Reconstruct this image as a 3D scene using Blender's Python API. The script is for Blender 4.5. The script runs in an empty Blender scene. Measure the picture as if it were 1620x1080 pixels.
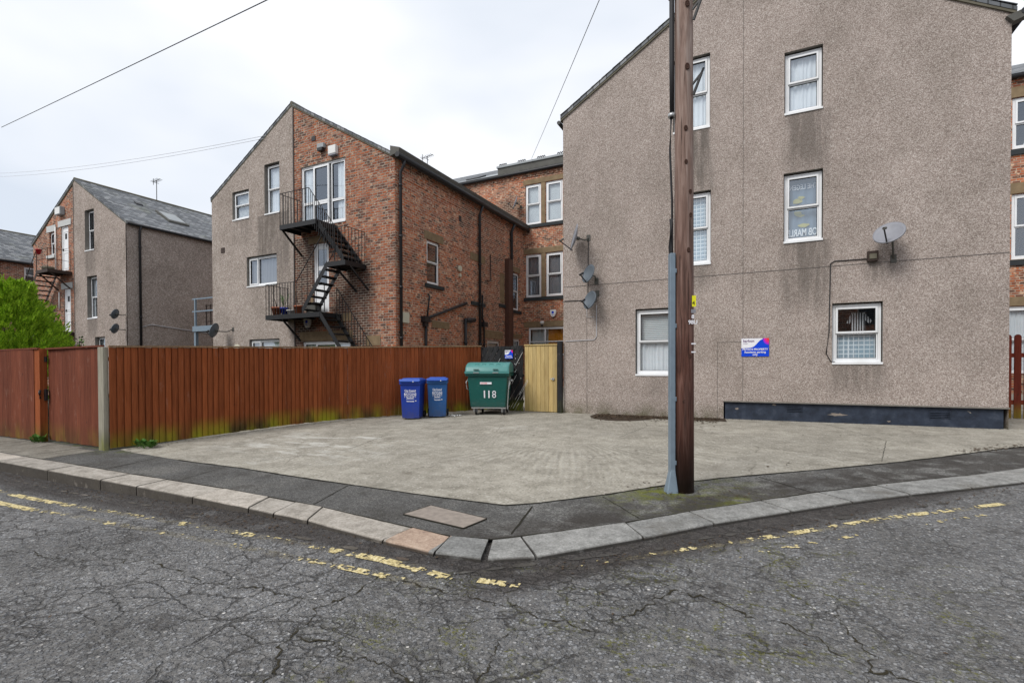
import bpy, bmesh, math, random
from mathutils import Vector, Matrix, noise
R = math.radians
sc = bpy.context.scene
col = sc.collection
random.seed(7)

# ------------------------------------------------------------------ camera
YAW, PITCH, ROLL = R(26.45), R(-0.69), R(-0.20)
cam_d = bpy.data.cameras.new('camera'); cam = bpy.data.objects.new('camera', cam_d); col.objects.link(cam)
sc.camera = cam
cam_d.sensor_width = 36; cam_d.lens = 786.3 / 1620 * 36; cam_d.shift_y = 0.030
cam_d.clip_start = 0.05; cam_d.clip_end = 2000
cam.matrix_world = (Matrix.Translation((0, 0, 1.5)) @ Matrix.Rotation(YAW, 4, 'Z')
                    @ Matrix.Rotation(R(90) + PITCH, 4, 'X') @ Matrix.Rotation(ROLL, 4, 'Z'))
# ------------------------------------------------------------------ light
SUN_EL, SUN_AZ = R(48), R(205)          # soft sun high behind the camera, veiled by cloud
sc.view_settings.view_transform = 'Standard'; sc.view_settings.look = 'None'
sc.view_settings.exposure = 0.80; sc.view_settings.gamma = 1
w = bpy.data.worlds.new('World'); sc.world = w; w.use_nodes = True
nt = w.node_tree; nt.nodes.clear()
wo = nt.nodes.new('ShaderNodeOutputWorld'); bg = nt.nodes.new('ShaderNodeBackground'); bg.inputs[1].default_value = 0.1
sky = nt.nodes.new('ShaderNodeTexSky'); sky.sky_type = 'NISHITA'; sky.sun_disc = False
sky.sun_elevation = SUN_EL; sky.sun_rotation = SUN_AZ
tc = nt.nodes.new('ShaderNodeTexCoord'); mp = nt.nodes.new('ShaderNodeMapping'); mp.inputs['Scale'].default_value = (1, 1, 2.2)
mp.inputs['Location'].default_value = (0.35, 0.1, 0.2)
n1 = nt.nodes.new('ShaderNodeTexNoise'); n1.inputs['Scale'].default_value = 1.5; n1.inputs['Detail'].default_value = 4; n1.inputs['Roughness'].default_value = 0.45
n1.inputs['Distortion'].default_value = 0.25
cr = nt.nodes.new('ShaderNodeValToRGB')
cr.color_ramp.elements[0].position = 0.37; cr.color_ramp.elements[0].color = (4.3, 4.7, 5.3, 1)
cr.color_ramp.elements[1].position = 0.60; cr.color_ramp.elements[1].color = (6.1, 6.2, 6.45, 1)
mx = nt.nodes.new('ShaderNodeMix'); mx.data_type = 'RGBA'; mx.inputs[0].default_value = 0.96
L = nt.links.new
L(tc.outputs['Generated'], mp.inputs[0]); L(mp.outputs[0], n1.inputs['Vector']); L(n1.outputs[0], cr.inputs[0])
L(sky.outputs[0], mx.inputs['A']); L(cr.outputs[0], mx.inputs['B']); L(mx.outputs['Result'], bg.inputs[0]); L(bg.outputs[0], wo.inputs[0])
sd = bpy.data.lights.new('sun', 'SUN'); sd.energy = 1.5; sd.angle = R(24); sd.color = (1, 0.97, 0.93)
so = bpy.data.objects.new('sun', sd); col.objects.link(so)
sdir = Vector((math.sin(SUN_AZ) * math.cos(SUN_EL), math.cos(SUN_AZ) * math.cos(SUN_EL), math.sin(SUN_EL)))
so.rotation_euler = sdir.to_track_quat('Z', 'Y').to_euler()

# ------------------------------------------------------------------ material helpers
class N:
    """thin wrapper over a material's node tree"""
    def __init__(s, name, rough=0.8, spec=0.3, metal=0):
        s.m = bpy.data.materials.new(name); s.m.use_nodes = True; s.t = s.m.node_tree
        s.b = s.t.nodes['Principled BSDF']; s.b.inputs['Roughness'].default_value = rough
        s.b.inputs['Specular IOR Level'].default_value = spec; s.b.inputs['Metallic'].default_value = metal
        s.pos = s.t.nodes.new('ShaderNodeNewGeometry').outputs['Position']
        s.geo = s.t.nodes['Geometry']
    def new(s, k): return s.t.nodes.new(k)
    def put(s, sock, v):
        if hasattr(v, 'is_linked') or hasattr(v, 'links'): s.t.links.new(v, sock)
        elif isinstance(v, (tuple, list)) and len(v) == 3 and len(sock.default_value) == 4: sock.default_value = (*v, 1)
        else: sock.default_value = v
    def obj(s): return s.new('ShaderNodeTexCoord').outputs['Object']
    def scale(s, vec, sx, sy=None, sz=None):
        n = s.new('ShaderNodeVectorMath'); n.operation = 'MULTIPLY'; s.put(n.inputs[0], vec)
        n.inputs[1].default_value = (sx, sy if sy is not None else sx, sz if sz is not None else sx); return n.outputs[0]
    def add(s, a, b):
        n = s.new('ShaderNodeVectorMath'); n.operation = 'ADD'; s.put(n.inputs[0], a); s.put(n.inputs[1], b); return n.outputs[0]
    def noise(s, vec, sc_, det=4, rough=0.55, dist=0, out=0):
        n = s.new('ShaderNodeTexNoise'); s.put(n.inputs['Vector'], vec); n.inputs['Scale'].default_value = sc_
        n.inputs['Detail'].default_value = det; n.inputs['Roughness'].default_value = rough; n.inputs['Distortion'].default_value = dist
        return n.outputs[out]
    def vor(s, vec, sc_, feat='F1', out='Distance', rnd=1):
        n = s.new('ShaderNodeTexVoronoi'); n.feature = feat; s.put(n.inputs['Vector'], vec); n.inputs['Scale'].default_value = sc_
        n.inputs['Randomness'].default_value = rnd; return n.outputs[out]
    def math(s, op, a, b=0.0, c=None):
        n = s.new('ShaderNodeMath'); n.operation = op; s.put(n.inputs[0], a); s.put(n.inputs[1], b)
        if c is not None: s.put(n.inputs[2], c)
        return n.outputs[0]
    def mr(s, v, a, b, c=0.0, d=1.0, smooth=False):
        n = s.new('ShaderNodeMapRange'); n.clamp = True
        if smooth: n.interpolation_type = 'SMOOTHSTEP'
        s.put(n.inputs[0], v)
        for i, x in enumerate((a, b, c, d)): n.inputs[i + 1].default_value = x
        return n.outputs[0]
    def ramp(s, v, stops, interp='LINEAR'):
        n = s.new('ShaderNodeValToRGB'); s.put(n.inputs[0], v); e = n.color_ramp.elements; n.color_ramp.interpolation = interp
        while len(e) < len(stops): e.new(0.5)
        for q, (p, c) in zip(e, stops): q.position = p; q.color = (*c, 1) if isinstance(c, tuple) else (c, c, c, 1)
        return n.outputs[0]
    def mix(s, f, a, b, mode='MIX'):
        n = s.new('ShaderNodeMix'); n.data_type = 'RGBA'; n.blend_type = mode
        s.put(n.inputs[0], f); s.put(n.inputs[6], a); s.put(n.inputs[7], b); return n.outputs[2]
    def sep(s, vec):
        n = s.new('ShaderNodeSeparateXYZ'); s.put(n.inputs[0], vec); return n.outputs
    def comb(s, x, y, z=0.0):
        n = s.new('ShaderNodeCombineXYZ'); s.put(n.inputs[0], x); s.put(n.inputs[1], y); s.put(n.inputs[2], z); return n.outputs[0]
    def bump(s, h, dist=0.01, strength=1.0):
        n = s.new('ShaderNodeBump'); s.put(n.inputs['Height'], h); n.inputs['Distance'].default_value = dist
        n.inputs['Strength'].default_value = strength; s.t.links.new(n.outputs[0], s.b.inputs['Normal'])
    def col(s, c): s.put(s.b.inputs['Base Color'], c); return s.m
    def rnd(s): return s.geo.outputs['Random Per Island']
    def box(s, x, z, x0, x1, z0, z1, fx=0.15, fz=0.1):
        a = s.mr(x, x0 - fx, x0 + fx, smooth=True); b = s.mr(x, x1 - fx, x1 + fx, 1, 0, smooth=True)
        c = s.mr(z, z0 - fz, z0 + fz, smooth=True); d = s.mr(z, z1 - .02, z1 + .02, 1, 0)
        return s.math('MULTIPLY', s.math('MULTIPLY', a, b), s.math('MULTIPLY', c, d))

def plain(name, c, rough=0.6, spec=0.3, metal=0, var=0.15, sc_=6):
    n = N(name, rough, spec, metal)
    f = n.noise(n.pos, sc_, 5)
    return n.col(n.mix(f, tuple(x * (1 - var) for x in c), tuple(x * (1 + var) for x in c)))

def roughcast(name, stains=(), tint=(1, 1, 1), zb=0.25, gs=40, gk=.06):
    n = N(name, 0.95, 0.1)
    v = n.vor(n.pos, 76, out='Color'); g = n.sep(v)[0]
    a = n.noise(n.pos, 50, 4, 0.8)
    gr = n.sep(n.vor(n.pos, gs, out='Color'))[0]
    s_ = n.math('ADD', n.math('ADD', n.math('MULTIPLY', g, 0.52 - gk), n.math('MULTIPLY', gr, gk)), n.math('MULTIPLY', a, 0.62))
    c = n.ramp(s_, [(0.20, (.13, .106, .094)), (0.42, (.255, .212, .190)), (0.58, (.345, .292, .265)), (0.76, (.465, .41, .38)), (0.92, (.68, .65, .62))])
    big = n.noise(n.pos, 0.55, 3)
    c = n.mix(1.0, c, n.ramp(big, [(0.32, (.87, .885, .86)), (0.68, (1.05, 1.07, 1.05))]), 'MULTIPLY')
    c = n.mix(1.0, c, n.ramp(n.noise(n.scale(n.pos, 1, 1, .7), 1.9, 5, .65), [(0.34, (.90, .90, .89)), (0.5, (1, 1, 1)), (0.66, (1.07, 1.07, 1.07))]), 'MULTIPLY')
    c = n.mix(1.0, c, (tint[0] * 1.03, tint[1] * 1.002, tint[2] * 1.0), 'MULTIPLY')
    x, y, z = n.sep(n.pos)[:3]
    st = None
    sn = n.math('MULTIPLY', n.mr(n.noise(n.scale(n.pos, 5.5, 5.5, 0.5), 1.3, 6, .65), 0.30, 0.55), n.mr(a, .3, .6, .7, 1.0))
    for (x0, x1, zt, ln, k) in stains:
        b = n.math('MULTIPLY', n.box(x, z, x0, x1, zt - ln, zt, 0.16, ln * 0.45), k)
        st = b if st is None else n.math('MAXIMUM', st, b)
    if st is not None: c = n.mix(n.math('MULTIPLY', st, sn), c, (.105, .092, .080))
    # green at the foot of the wall
    ft = n.math('MULTIPLY', n.mr(z, zb, zb + 0.42, 1, 0), n.mr(n.noise(n.pos, 3, 4), 0.3, 0.6))
    c = n.mix(n.math('MULTIPLY', ft, 0.75), c, (.075, .075, .030))
    n.bump(n.math('ADD', n.math('MULTIPLY', n.vor(n.pos, 62), -0.5), a), 0.008, 0.8)
    return n.col(c)

def brick(name, soot=0.2, boxes=(), warm=1.0, gain=1.0):
    n = N(name, 0.9, 0.15)
    x, y, z = n.sep(n.pos)[:3]
    wob = n.math('MULTIPLY', n.math('SUBTRACT', n.noise(n.pos, 2.2, 3), 0.5), 0.035)
    u = n.math('ADD', n.math('ADD', x, y), wob); v = n.math('ADD', z, n.math('MULTIPLY', wob, 0.5))
    b = n.new('ShaderNodeTexBrick'); n.put(b.inputs['Vector'], n.comb(u, v)); b.inputs['Scale'].default_value = 1
    b.inputs['Brick Width'].default_value = 0.205; b.inputs['Row Height'].default_value = 0.082; b.inputs['Mortar Size'].default_value = 0.0125
    b.inputs['Mortar Smooth'].default_value = 0.4; b.offset = 0.5
    b.inputs['Color1'].default_value = (0, 0, 0, 1); b.inputs['Color2'].default_value = (1, 1, 1, 1); b.inputs['Mortar'].default_value = (0.5, 0.5, 0.5, 1)
    rb = n.math('ADD', n.math('MULTIPLY', n.sep(b.outputs['Color'])[0], 0.8), n.math('MULTIPLY', n.noise(n.pos, 1.6, 4, .6), 0.28))
    rb = n.math('MULTIPLY_ADD', n.math('SUBTRACT', rb, .5), .86, .47)
    bc = n.ramp(rb, [(0.1, (.055, .040, .036)), (0.25, (.15, .068, .048)), (0.40, (.27, .082, .042)), (0.58, (.38, .122, .055)), (0.74, (.28, .12, .082)), (0.88, (.44, .23, .14)), (.97, (.52, .37, .25))])
    fine = n.noise(n.pos, 40, 4, 0.7)
    bc = n.mix(0.35, bc, n.mix(1.0, bc, n.ramp(fine, [(0.3, 0.25), (0.7, 1.9)]), 'MULTIPLY'))
    spots = n.math('GREATER_THAN', n.vor(n.scale(n.pos, 1, 1, 2), 5.5), 0.66)
    bc = n.mix(n.math('MULTIPLY', n.mr(n.noise(n.pos, 9, 3), .57, .64), .75), bc, (.56, .42, .31))
    so_ = n.mr(n.noise(n.scale(n.pos, 1, 1, 0.7), 0.7, 5, 0.6), 0.62 - soot, 0.9 - soot)
    for (x0, x1, z0, z1, k) in boxes:
        bb = n.math('MULTIPLY', n.box(n.math('ADD', x, y), z, x0, x1, z0, z1, 0.3, 0.3), k)
        so_ = n.math('MAXIMUM', so_, n.math('MULTIPLY', bb, n.mr(n.noise(n.pos, 2.5, 5), 0.12, 0.45)))
    bc = n.mix(n.math('MULTIPLY', so_, 0.85), bc, (.050, .034, .030))
    mc = n.ramp(n.noise(n.pos, 5, 4), [(0.3, (.17, .14, .118)), (0.7, (.42, .36, .30))])
    c = n.mix(b.outputs['Fac'], bc, mc)
    c = n.mix(1.0, c, (warm * gain * .98, gain * .99, gain / warm * .97), 'MULTIPLY')
    n.bump(n.math('ADD', n.math('MULTIPLY', b.outputs['Fac'], -0.7), n.math('MULTIPLY', fine, 0.5)), 0.012, 0.8)
    return n.col(c)

def slates(name, axis, tint=1.0, moss=0.3):
    n = N(name, 0.55, 0.4)
    x, y, z = n.sep(n.pos)[:3]
    vec = n.comb(y, n.math('MULTIPLY', x, 1.16)) if axis == 'X' else n.comb(x, n.math('MULTIPLY', y, 1.12))
    b = n.new('ShaderNodeTexBrick'); n.put(b.inputs['Vector'], vec); b.inputs['Scale'].default_value = 1
    b.inputs['Brick Width'].default_value = 0.28; b.inputs['Row Height'].default_value = 0.20; b.inputs['Mortar Size'].default_value = 0.012
    b.inputs['Color1'].default_value = (0, 0, 0, 1); b.inputs['Color2'].default_value = (1, 1, 1, 1); b.inputs['Mortar'].default_value = (0, 0, 0, 1)
    k = n.math('ADD', n.math('MULTIPLY', n.sep(b.outputs['Color'])[0], 0.6), n.math('MULTIPLY', n.noise(n.pos, 3, 4), 0.4))
    c = n.ramp(k, [(0.1, (.045, .050, .056)), (0.5, (.11, .12, .132)), (0.9, (.27, .275, .28))])
    c = n.mix(n.math('MULTIPLY', b.outputs['Fac'], 0.8), c, (.02, .02, .022))
    c = n.mix(n.math('MULTIPLY', n.mr(n.noise(n.pos, 1.1, 5), 0.56, 0.7), moss), c, (.09, .10, .035))
    c = n.mix(1.0, c, (tint,) * 3, 'MULTIPLY')
    n.bump(n.math('ADD', n.math('MULTIPLY', b.outputs['Fac'], -1.0), k), 0.02, 0.7)
    return n.col(c)

M = {}
M['rc_near'] = roughcast('roughcast_near', [(0.45, 1.3, 4.15, 1.35, .75), (.5, 1.3, 6.9, 1.3, .7), (-1.75, -.95, 3.8, .5, .5), (-1.75, -1.0, 6.95, 1.6, .85),
                                            (1.3, 2.3, 1.5, .55, .55), (1.95, 2.25, 3.68, .5, .7), (2.3, 2.5, 3.6, .35, .6), (-2.5, -2.0, 1.22, .5, .35)])
M['rc_mid'] = roughcast('roughcast_mid', [(-16.6, -14.9, 7.05, 2.3, .7), (-18.0, -17.0, 7.05, .8, .35), (-19.2, -14.8, 1.9, .3, .4)], (1.0, 1.01, 1.0), gs=30, gk=.30)
M['rc_far'] = roughcast('roughcast_far', [(-29.0, -28.1, 7.1, 1.3, .6), (-28.9, -28, 3.9, .9, .6)], (.96, .96, .95), gs=26, gk=.32)
M['brick_mid'] = brick('brick_mid', 0.12, [(-2.4, -1.35, 2.2, 6.0, 1.0), (-.6, 1.2, 2.0, 4.9, .9)], 1.0, 1.0)
M['brick_side'] = brick('brick_side', 0.14, [(-10.2 + 17.5, -10.2 + 19.7, 2, 7.8, .45)], 1.05, 1.30)
M['brick_terrace'] = brick('brick_terrace', 0.16, [], 1.06, 1.30)
M['brick_far'] = brick('brick_far', 0.16, [], 1.0, 1.15)
M['slate_x'] = slates('slates_wing', 'X'); M['slate_y'] = slates('slates_terrace', 'Y', .9)
M['stone'] = plain('sandstone', (.225, .165, .10), .9, .1, var=.45, sc_=5)
M['stone_dark'] = plain('painted_stone', (.035, .04, .042), .7, .2, var=.3)
M['stone_white'] = plain('painted_lintel', (.50, .51, .50), .8, .2, var=.15)
def upvc():
    n = N('upvc', 0.35, 0.4); f = n.mr(n.noise(n.pos, 1.7, 5), .45, .75)
    return n.col(n.mix(n.math('MULTIPLY', f, .35), (.80, .81, .82), (.52, .52, .48)))
M['upvc'] = upvc()
M['gasket'] = plain('rubber_gasket', (.03, .03, .03), .6)
M['reveal'] = plain('cement_reveal', (.20, .185, .165), .9, .1, var=.35, sc_=9)
M['iron'] = plain('black_iron', (.011, .011, .012), .5, .4, var=.4, sc_=9)
M['iron_rust'] = plain('rusty_iron', (.045, .030, .024), .7, .3, var=.6, sc_=7)
M['pipe'] = plain('black_pipe', (.018, .018, .020), .45, .4, var=.3)
M['pipe_brown'] = plain('brown_pipe', (.085, .04, .028), .55, .3, var=.25)
M['galv'] = plain('galvanised_steel', (.205, .265, .32), .5, .4, .25, var=.2, sc_=12)
M['steel'] = plain('bare_steel', (.42, .43, .43), .4, .5, .6, var=.25, sc_=20)
M['dish_grey'] = plain('dish_grey', (.235, .24, .265), .5, .3, var=.12, sc_=10)
M['dish_dark'] = plain('dish_dark', (.095, .115, .135), .45, .35, var=.15, sc_=10)
M['black'] = plain('black_plastic', (.015, .015, .016), .5)
M['white'] = plain('white_plastic', (.72, .72, .70), .45, var=.08)
M['cream'] = plain('cream_plastic', (.55, .53, .42), .5, var=.1)
M['sign_blue'] = plain('sign_blue', (.0, .055, .62), .35, .4, var=.12)
M['sign_pink'] = plain('sign_pink', (.75, .02, .22), .35, .4)
M['sign_red'] = plain('sign_red', (.80, .04, .03), .35, .4)
M['sign_purple'] = plain('sign_purple', (.33, .02, .62), .35, .4)
M['sign_ink'] = plain('sign_ink', (.13, .05, .16), .5)
M['sign_white'] = plain('sign_white', (.78, .78, .82), .35, .4, var=.03)
M['terracotta'] = plain('terracotta', (.36, .12, .06), .8, var=.25)
M['blue_glaze'] = plain('blue_glaze', (.01, .03, .30), .25, .5)
M['interior'] = plain('dark_room', (.05, .05, .05), .9)
M['verge'] = plain('mossy_verge', (.135, .125, .095), .9, .1, var=.5, sc_=4)
M['fascia'] = plain('grey_fascia', (.10, .098, .088), .7, .2, var=.4, sc_=3)
M['lead'] = plain('lead_sheet', (.30, .32, .33), .55, .3, var=.2, sc_=3)
M['cable'] = plain('cable_black', (.02, .02, .022), .6)
M['cable_grey'] = plain('cable_grey', (.50, .50, .52), .6)
M['crack'] = plain('joint_dark', (.14, .125, .115), .9)
M['leaf'] = plain('dead_leaf', (.075, .053, .036), .85, .1, var=.6, sc_=20)
M['joint'] = plain('dirt_joint', (.03, .028, .022), .95, .05, var=.4, sc_=15)

def glass():
    n = N('window_glass'); t = n.t
    g = n.new('ShaderNodeBsdfGlossy'); g.inputs['Roughness'].default_value = 0.02; g.inputs['Color'].default_value = (.86, .92, 1, 1)
    tr = n.new('ShaderNodeBsdfTransparent'); tr.inputs['Color'].default_value = (.94, .96, .97, 1)
    lw = n.new('ShaderNodeLayerWeight'); lw.inputs['Blend'].default_value = .5
    mxs = n.new('ShaderNodeMixShader'); n.put(mxs.inputs[0], n.math('ADD', n.math('MULTIPLY', n.math('POWER', lw.outputs['Facing'], 3.0), .75), 0.20))
    t.links.new(tr.outputs[0], mxs.inputs[1]); t.links.new(g.outputs[0], mxs.inputs[2])
    bp = n.new('ShaderNodeBump'); bp.inputs['Distance'].default_value = .01; bp.inputs['Strength'].default_value = .12
    n.put(bp.inputs['Height'], n.noise(n.pos, 1.6, 1)); t.links.new(bp.outputs[0], g.inputs['Normal'])
    t.links.new(mxs.outputs[0], t.nodes['Material Output'].inputs[0]); return n.m
M['glass'] = glass()
def curtain_mat(name, c, stripe=None):
    n = N(name, .9, .1); cc = n.mix(n.noise(n.pos, 3, 3), tuple(x * .8 for x in c), c)
    if stripe:
        x, y, z = n.sep(n.pos)[:3]
        s1 = n.math('LESS_THAN', n.math('FRACT', n.math('MULTIPLY', n.math('ADD', x, y), stripe)), .2)
        s2 = n.math('LESS_THAN', n.math('FRACT', n.math('MULTIPLY', z, stripe)), .2)
        cc = n.mix(n.math('MAXIMUM', s1, s2), n.mix(1.0, cc, (.45, .55, .62), 'MULTIPLY'), c)
    return n.col(cc)
M['net'] = curtain_mat('net_curtain', (.86, .90, .92)); M['net_check'] = curtain_mat('lace_curtain', (.84, .90, .92), 11)
M['blind'] = curtain_mat('blind', (.78, .83, .83)); M['curtain_dim'] = curtain_mat('dim_curtain', (.24, .25, .27))
M['orange_blind'] = curtain_mat('orange_blind', (.75, .30, .03)); M['banner'] = curtain_mat('banner_cloth', (.22, .30, .38))
M['banner_ink'] = plain('banner_letters', (.85, .9, .92), .9); M['banner_yellow'] = plain('banner_yellow', (.48, .46, .16), .9)

def road_mat():
    n = N('asphalt', .86, .3)
    p = n.comb(n.sep(n.pos)[0], n.sep(n.pos)[1])
    def off(sc_, amp, det=4): return n.scale(n.add(n.noise(p, sc_, det, .65, out=1), (-.5, -.5, -.5)), amp)
    vs = n.sep(n.vor(p, 46, out='Color'))[0]; vd = n.vor(p, 46)          # surface stones about 2 cm across
    vs2 = n.sep(n.vor(p, 84, out='Color'))[1]; vd2 = n.vor(p, 84)
    fine = n.noise(p, 110, 4, .8); mid = n.noise(p, 5.5, 6, .7); patch = n.noise(p, .75, 5, .6); m2 = n.noise(p, 19, 4, .7)
    base = n.ramp(n.math('ADD', n.math('MULTIPLY', fine, .45), n.math('MULTIPLY', m2, .55)), [(0.34, (.050, .048, .045)), (0.5, (.150, .146, .141)), (0.66, (.28, .274, .266))])
    chipc = n.ramp(vs, [(0.3, (.075, .076, .079)), (0.6, (.175, .178, .184)), (0.9, (.30, .305, .31)), (.985, (.32, .32, .32)), (1, (.60, .58, .55))])
    chips = n.math('MULTIPLY', n.mr(vd, .40, .62, 1, 0), n.mr(vs, .22, .34))
    chipc2 = n.ramp(vs2, [(0.3, (.05, .05, .052)), (0.9, (.19, .195, .20))]); chips2 = n.math('MULTIPLY', n.mr(vd2, .4, .6, 1, 0), n.mr(vs2, .35, .45))
    dens = n.mr(mid, .34, .54, .45, 1)
    c = n.mix(n.math('MULTIPLY', chips2, .6), base, chipc2)
    c = n.mix(n.math('MULTIPLY', chips, dens), c, chipc)
    c = n.mix(1.0, c, n.ramp(patch, [(.36, (.88, .87, .855)), (.5, (1.12, 1.115, 1.11)), (.62, (1.32, 1.315, 1.31))]), 'MULTIPLY')
    hol = n.mr(n.noise(n.add(p, off(3, .3)), 2.6, 6, .75), .57, .66)
    c = n.mix(n.math('MULTIPLY', hol, .55), c, n.mix(fine, (.020, .017, .015), (.075, .064, .056)))
    x, y = n.sep(n.pos)[0], n.sep(n.pos)[1]
    q = n.comb(n.math('ADD', n.math('MULTIPLY', x, .85), n.math('MULTIPLY', y, .45)), n.math('SUBTRACT', n.math('MULTIPLY', y, 1.25), n.math('MULTIPLY', x, .5)))
    rd = n.add(n.add(q, off(2.5, .22)), off(11, .07, 5))
    wv = n.mr(n.noise(p, 4, 4), .35, .68, .25, 1.6)
    e1 = n.vor(rd, 1.0, 'DISTANCE_TO_EDGE'); e2 = n.vor(n.add(rd, (3.3, 1.7, 0)), 2.9, 'DISTANCE_TO_EDGE'); e3 = n.vor(n.add(rd, (7.3, 2.7, 0)), 7.0, 'DISTANCE_TO_EDGE')
    k1 = n.mr(n.math('DIVIDE', e1, wv), .002, .013, 1, 0); k2 = n.mr(n.math('DIVIDE', e2, wv), .004, .028, 1, 0); k3 = n.mr(n.math('DIVIDE', e3, wv), .006, .055, 1, 0)
    k1 = n.math('MULTIPLY', k1, n.mr(n.noise(p, 1.6, 3), .46, .54))
    k2 = n.math('MULTIPLY', k2, n.mr(n.noise(p, .8, 4), .47, .56)); k3 = n.math('MULTIPLY', k3, n.mr(n.noise(n.add(p, (5, 5, 0)), .9, 4), .49, .57))
    left = n.mr(x, -1.0, 2.6, 1, .22)
    ck = n.math('MULTIPLY', n.math('MAXIMUM', k1, n.math('MAXIMUM', k2, n.math('MULTIPLY', k3, .8))), left)
    moss = n.math('MULTIPLY', n.box(x, y, -2.2, 1.3, 1.3, 4.6, .6, .5), n.mr(n.noise(p, 2.2, 4), .44, .56))
    ckw = n.mr(n.math('DIVIDE', n.math('MINIMUM', e2, e1), wv), .012, .075, 1, 0)
    mossf = n.math('MULTIPLY', n.math('MULTIPLY', ckw, moss), n.mr(n.noise(p, 34, 3, .7), .50, .56))
    c = n.mix(n.math('MULTIPLY', mossf, .9), c, n.mix(m2, (.05, .055, .012), (.22, .215, .04)))
    c = n.mix(n.math('MULTIPLY', ck, .62), c, n.mix(fine, (.010, .009, .008), (.055, .046, .036)))
    g1 = n.math('MULTIPLY', n.mr(y, 2.86, 3.08), n.mr(x, -1.6, -1.3, 1, 0)); diag = n.math('SUBTRACT', n.math('MULTIPLY', x, .76), n.math('MULTIPLY', y, .65))
    g2 = n.math('MULTIPLY', n.mr(diag, -2.88, -3.08), n.mr(x, -2, -1.5))
    gut = n.math('MULTIPLY', n.math('MAXIMUM', g1, g2), n.mr(n.noise(p, 3, 5), .22, .42))
    c = n.mix(n.math('MULTIPLY', gut, .88), c, n.ramp(n.math('ADD', n.math('MULTIPLY', fine, .5), n.math('MULTIPLY', m2, .5)), [(.35, (.022, .019, .018)), (.65, (.080, .068, .060))]))
    def ghost(slope, x0, y0, xa, xb):
        dy = n.math('ABSOLUTE', n.math('SUBTRACT', y, n.math('ADD', n.math('MULTIPLY', n.math('SUBTRACT', x, x0), slope), y0)))
        return n.math('MULTIPLY', n.mr(dy, .035, .055, 1, 0), n.math('MULTIPLY', n.mr(x, xa - .3, xa), n.mr(x, xb, xb + .3, 1, 0)))
    gh = n.math('MAXIMUM', n.math('MAXIMUM', ghost(.0216, -9.6, 2.60, -8.6, -2.2), ghost(.02, -9.6, 2.84, -8.6, -2.4)), ghost(.92, -1.2, 3.5, -.8, 2.1))
    gh = n.math('MULTIPLY', gh, n.mr(n.noise(p, 7, 5, .7), .42, .62)); gh = n.math('MULTIPLY', gh, n.mr(vd, .35, .55, 1, .3))
    c = n.mix(n.math('MULTIPLY', gh, .5), c, (.36, .30, .15))
    h = n.math('ADD', n.math('MULTIPLY', chips, .8), n.math('ADD', n.math('MULTIPLY', chips2, .35), n.math('MULTIPLY', fine, .5)))
    h = n.math('ADD', n.math('ADD', h, n.math('MULTIPLY', ck, -2.0)), n.math('ADD', n.math('MULTIPLY', m2, 1.2), n.math('MULTIPLY', hol, -.8))); n.bump(h, .016, 1.0)
    return n.col(c)
M['road'] = road_mat()

def tarmac():
    n = N('pavement_tarmac', .93, .15); p = n.pos
    fine = n.noise(p, 120, 4, .75); v = n.sep(n.vor(p, 75, out='Color'))[0]
    c = n.ramp(n.math('ADD', n.math('MULTIPLY', fine, .6), n.math('MULTIPLY', v, .4)), [(.2, (.045, .044, .042)), (.55, (.098, .096, .092)), (.85, (.19, .187, .18))])
    x, y = n.sep(p)[0], n.sep(p)[1]
    big = n.noise(p, 1.1, 5, .6)
    c = n.mix(1.0, c, n.ramp(big, [(.34, (.74, .72, .69)), (.5, (1, 1, 1)), (.66, (1.32, 1.3, 1.26))]), 'MULTIPLY')
    dx, dy = n.math('SUBTRACT', x, -.62), n.math('SUBTRACT', y, 5.62)
    rr = n.math('SQRT', n.math('ADD', n.math('MULTIPLY', dx, dx), n.math('MULTIPLY', dy, dy)))
    ms = n.math('MULTIPLY', n.mr(rr, .35, 1.15, 1, 0), n.mr(n.noise(p, 6, 5, .7), .42, .6))
    c = n.mix(ms, c, n.ramp(fine, [(.3, (.05, .06, .01)), (.7, (.20, .21, .03))]))
    wp = n.math('MULTIPLY', n.mr(n.noise(p, 1.6, 5, .6), .50, .56), n.mr(x, -2.6, -2.0)); c = n.mix(n.math('MULTIPLY', wp, .5), c, n.ramp(v, [(.2, (.10, .10, .095)), (.8, (.27, .265, .25))]))
    dk = n.mr(n.noise(p, 2.6, 6, .7), .54, .64); c = n.mix(n.math('MULTIPLY', dk, .5), c, (.045, .041, .036))
    kd = n.math('MULTIPLY', n.mr(n.math('SUBTRACT', n.math('MULTIPLY', x, .76), n.math('MULTIPLY', y, .65)), -4.35, -4.0), n.mr(n.noise(p, 3.5, 5), .38, .52)); c = n.mix(n.math('MULTIPLY', kd, .7), c, (.036, .031, .027))
    fm = n.math('MULTIPLY', n.mr(y, 4.2, 4.6), n.math('MULTIPLY', n.mr(x, -9.3, -9.9), n.mr(n.noise(p, 4, 5), .45, .6)))
    c = n.mix(n.math('MULTIPLY', fm, .7), c, (.075, .085, .025))
    n.bump(n.math('ADD', fine, big), .007, .8); return n.col(c)
M['tarmac'] = tarmac()

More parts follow.
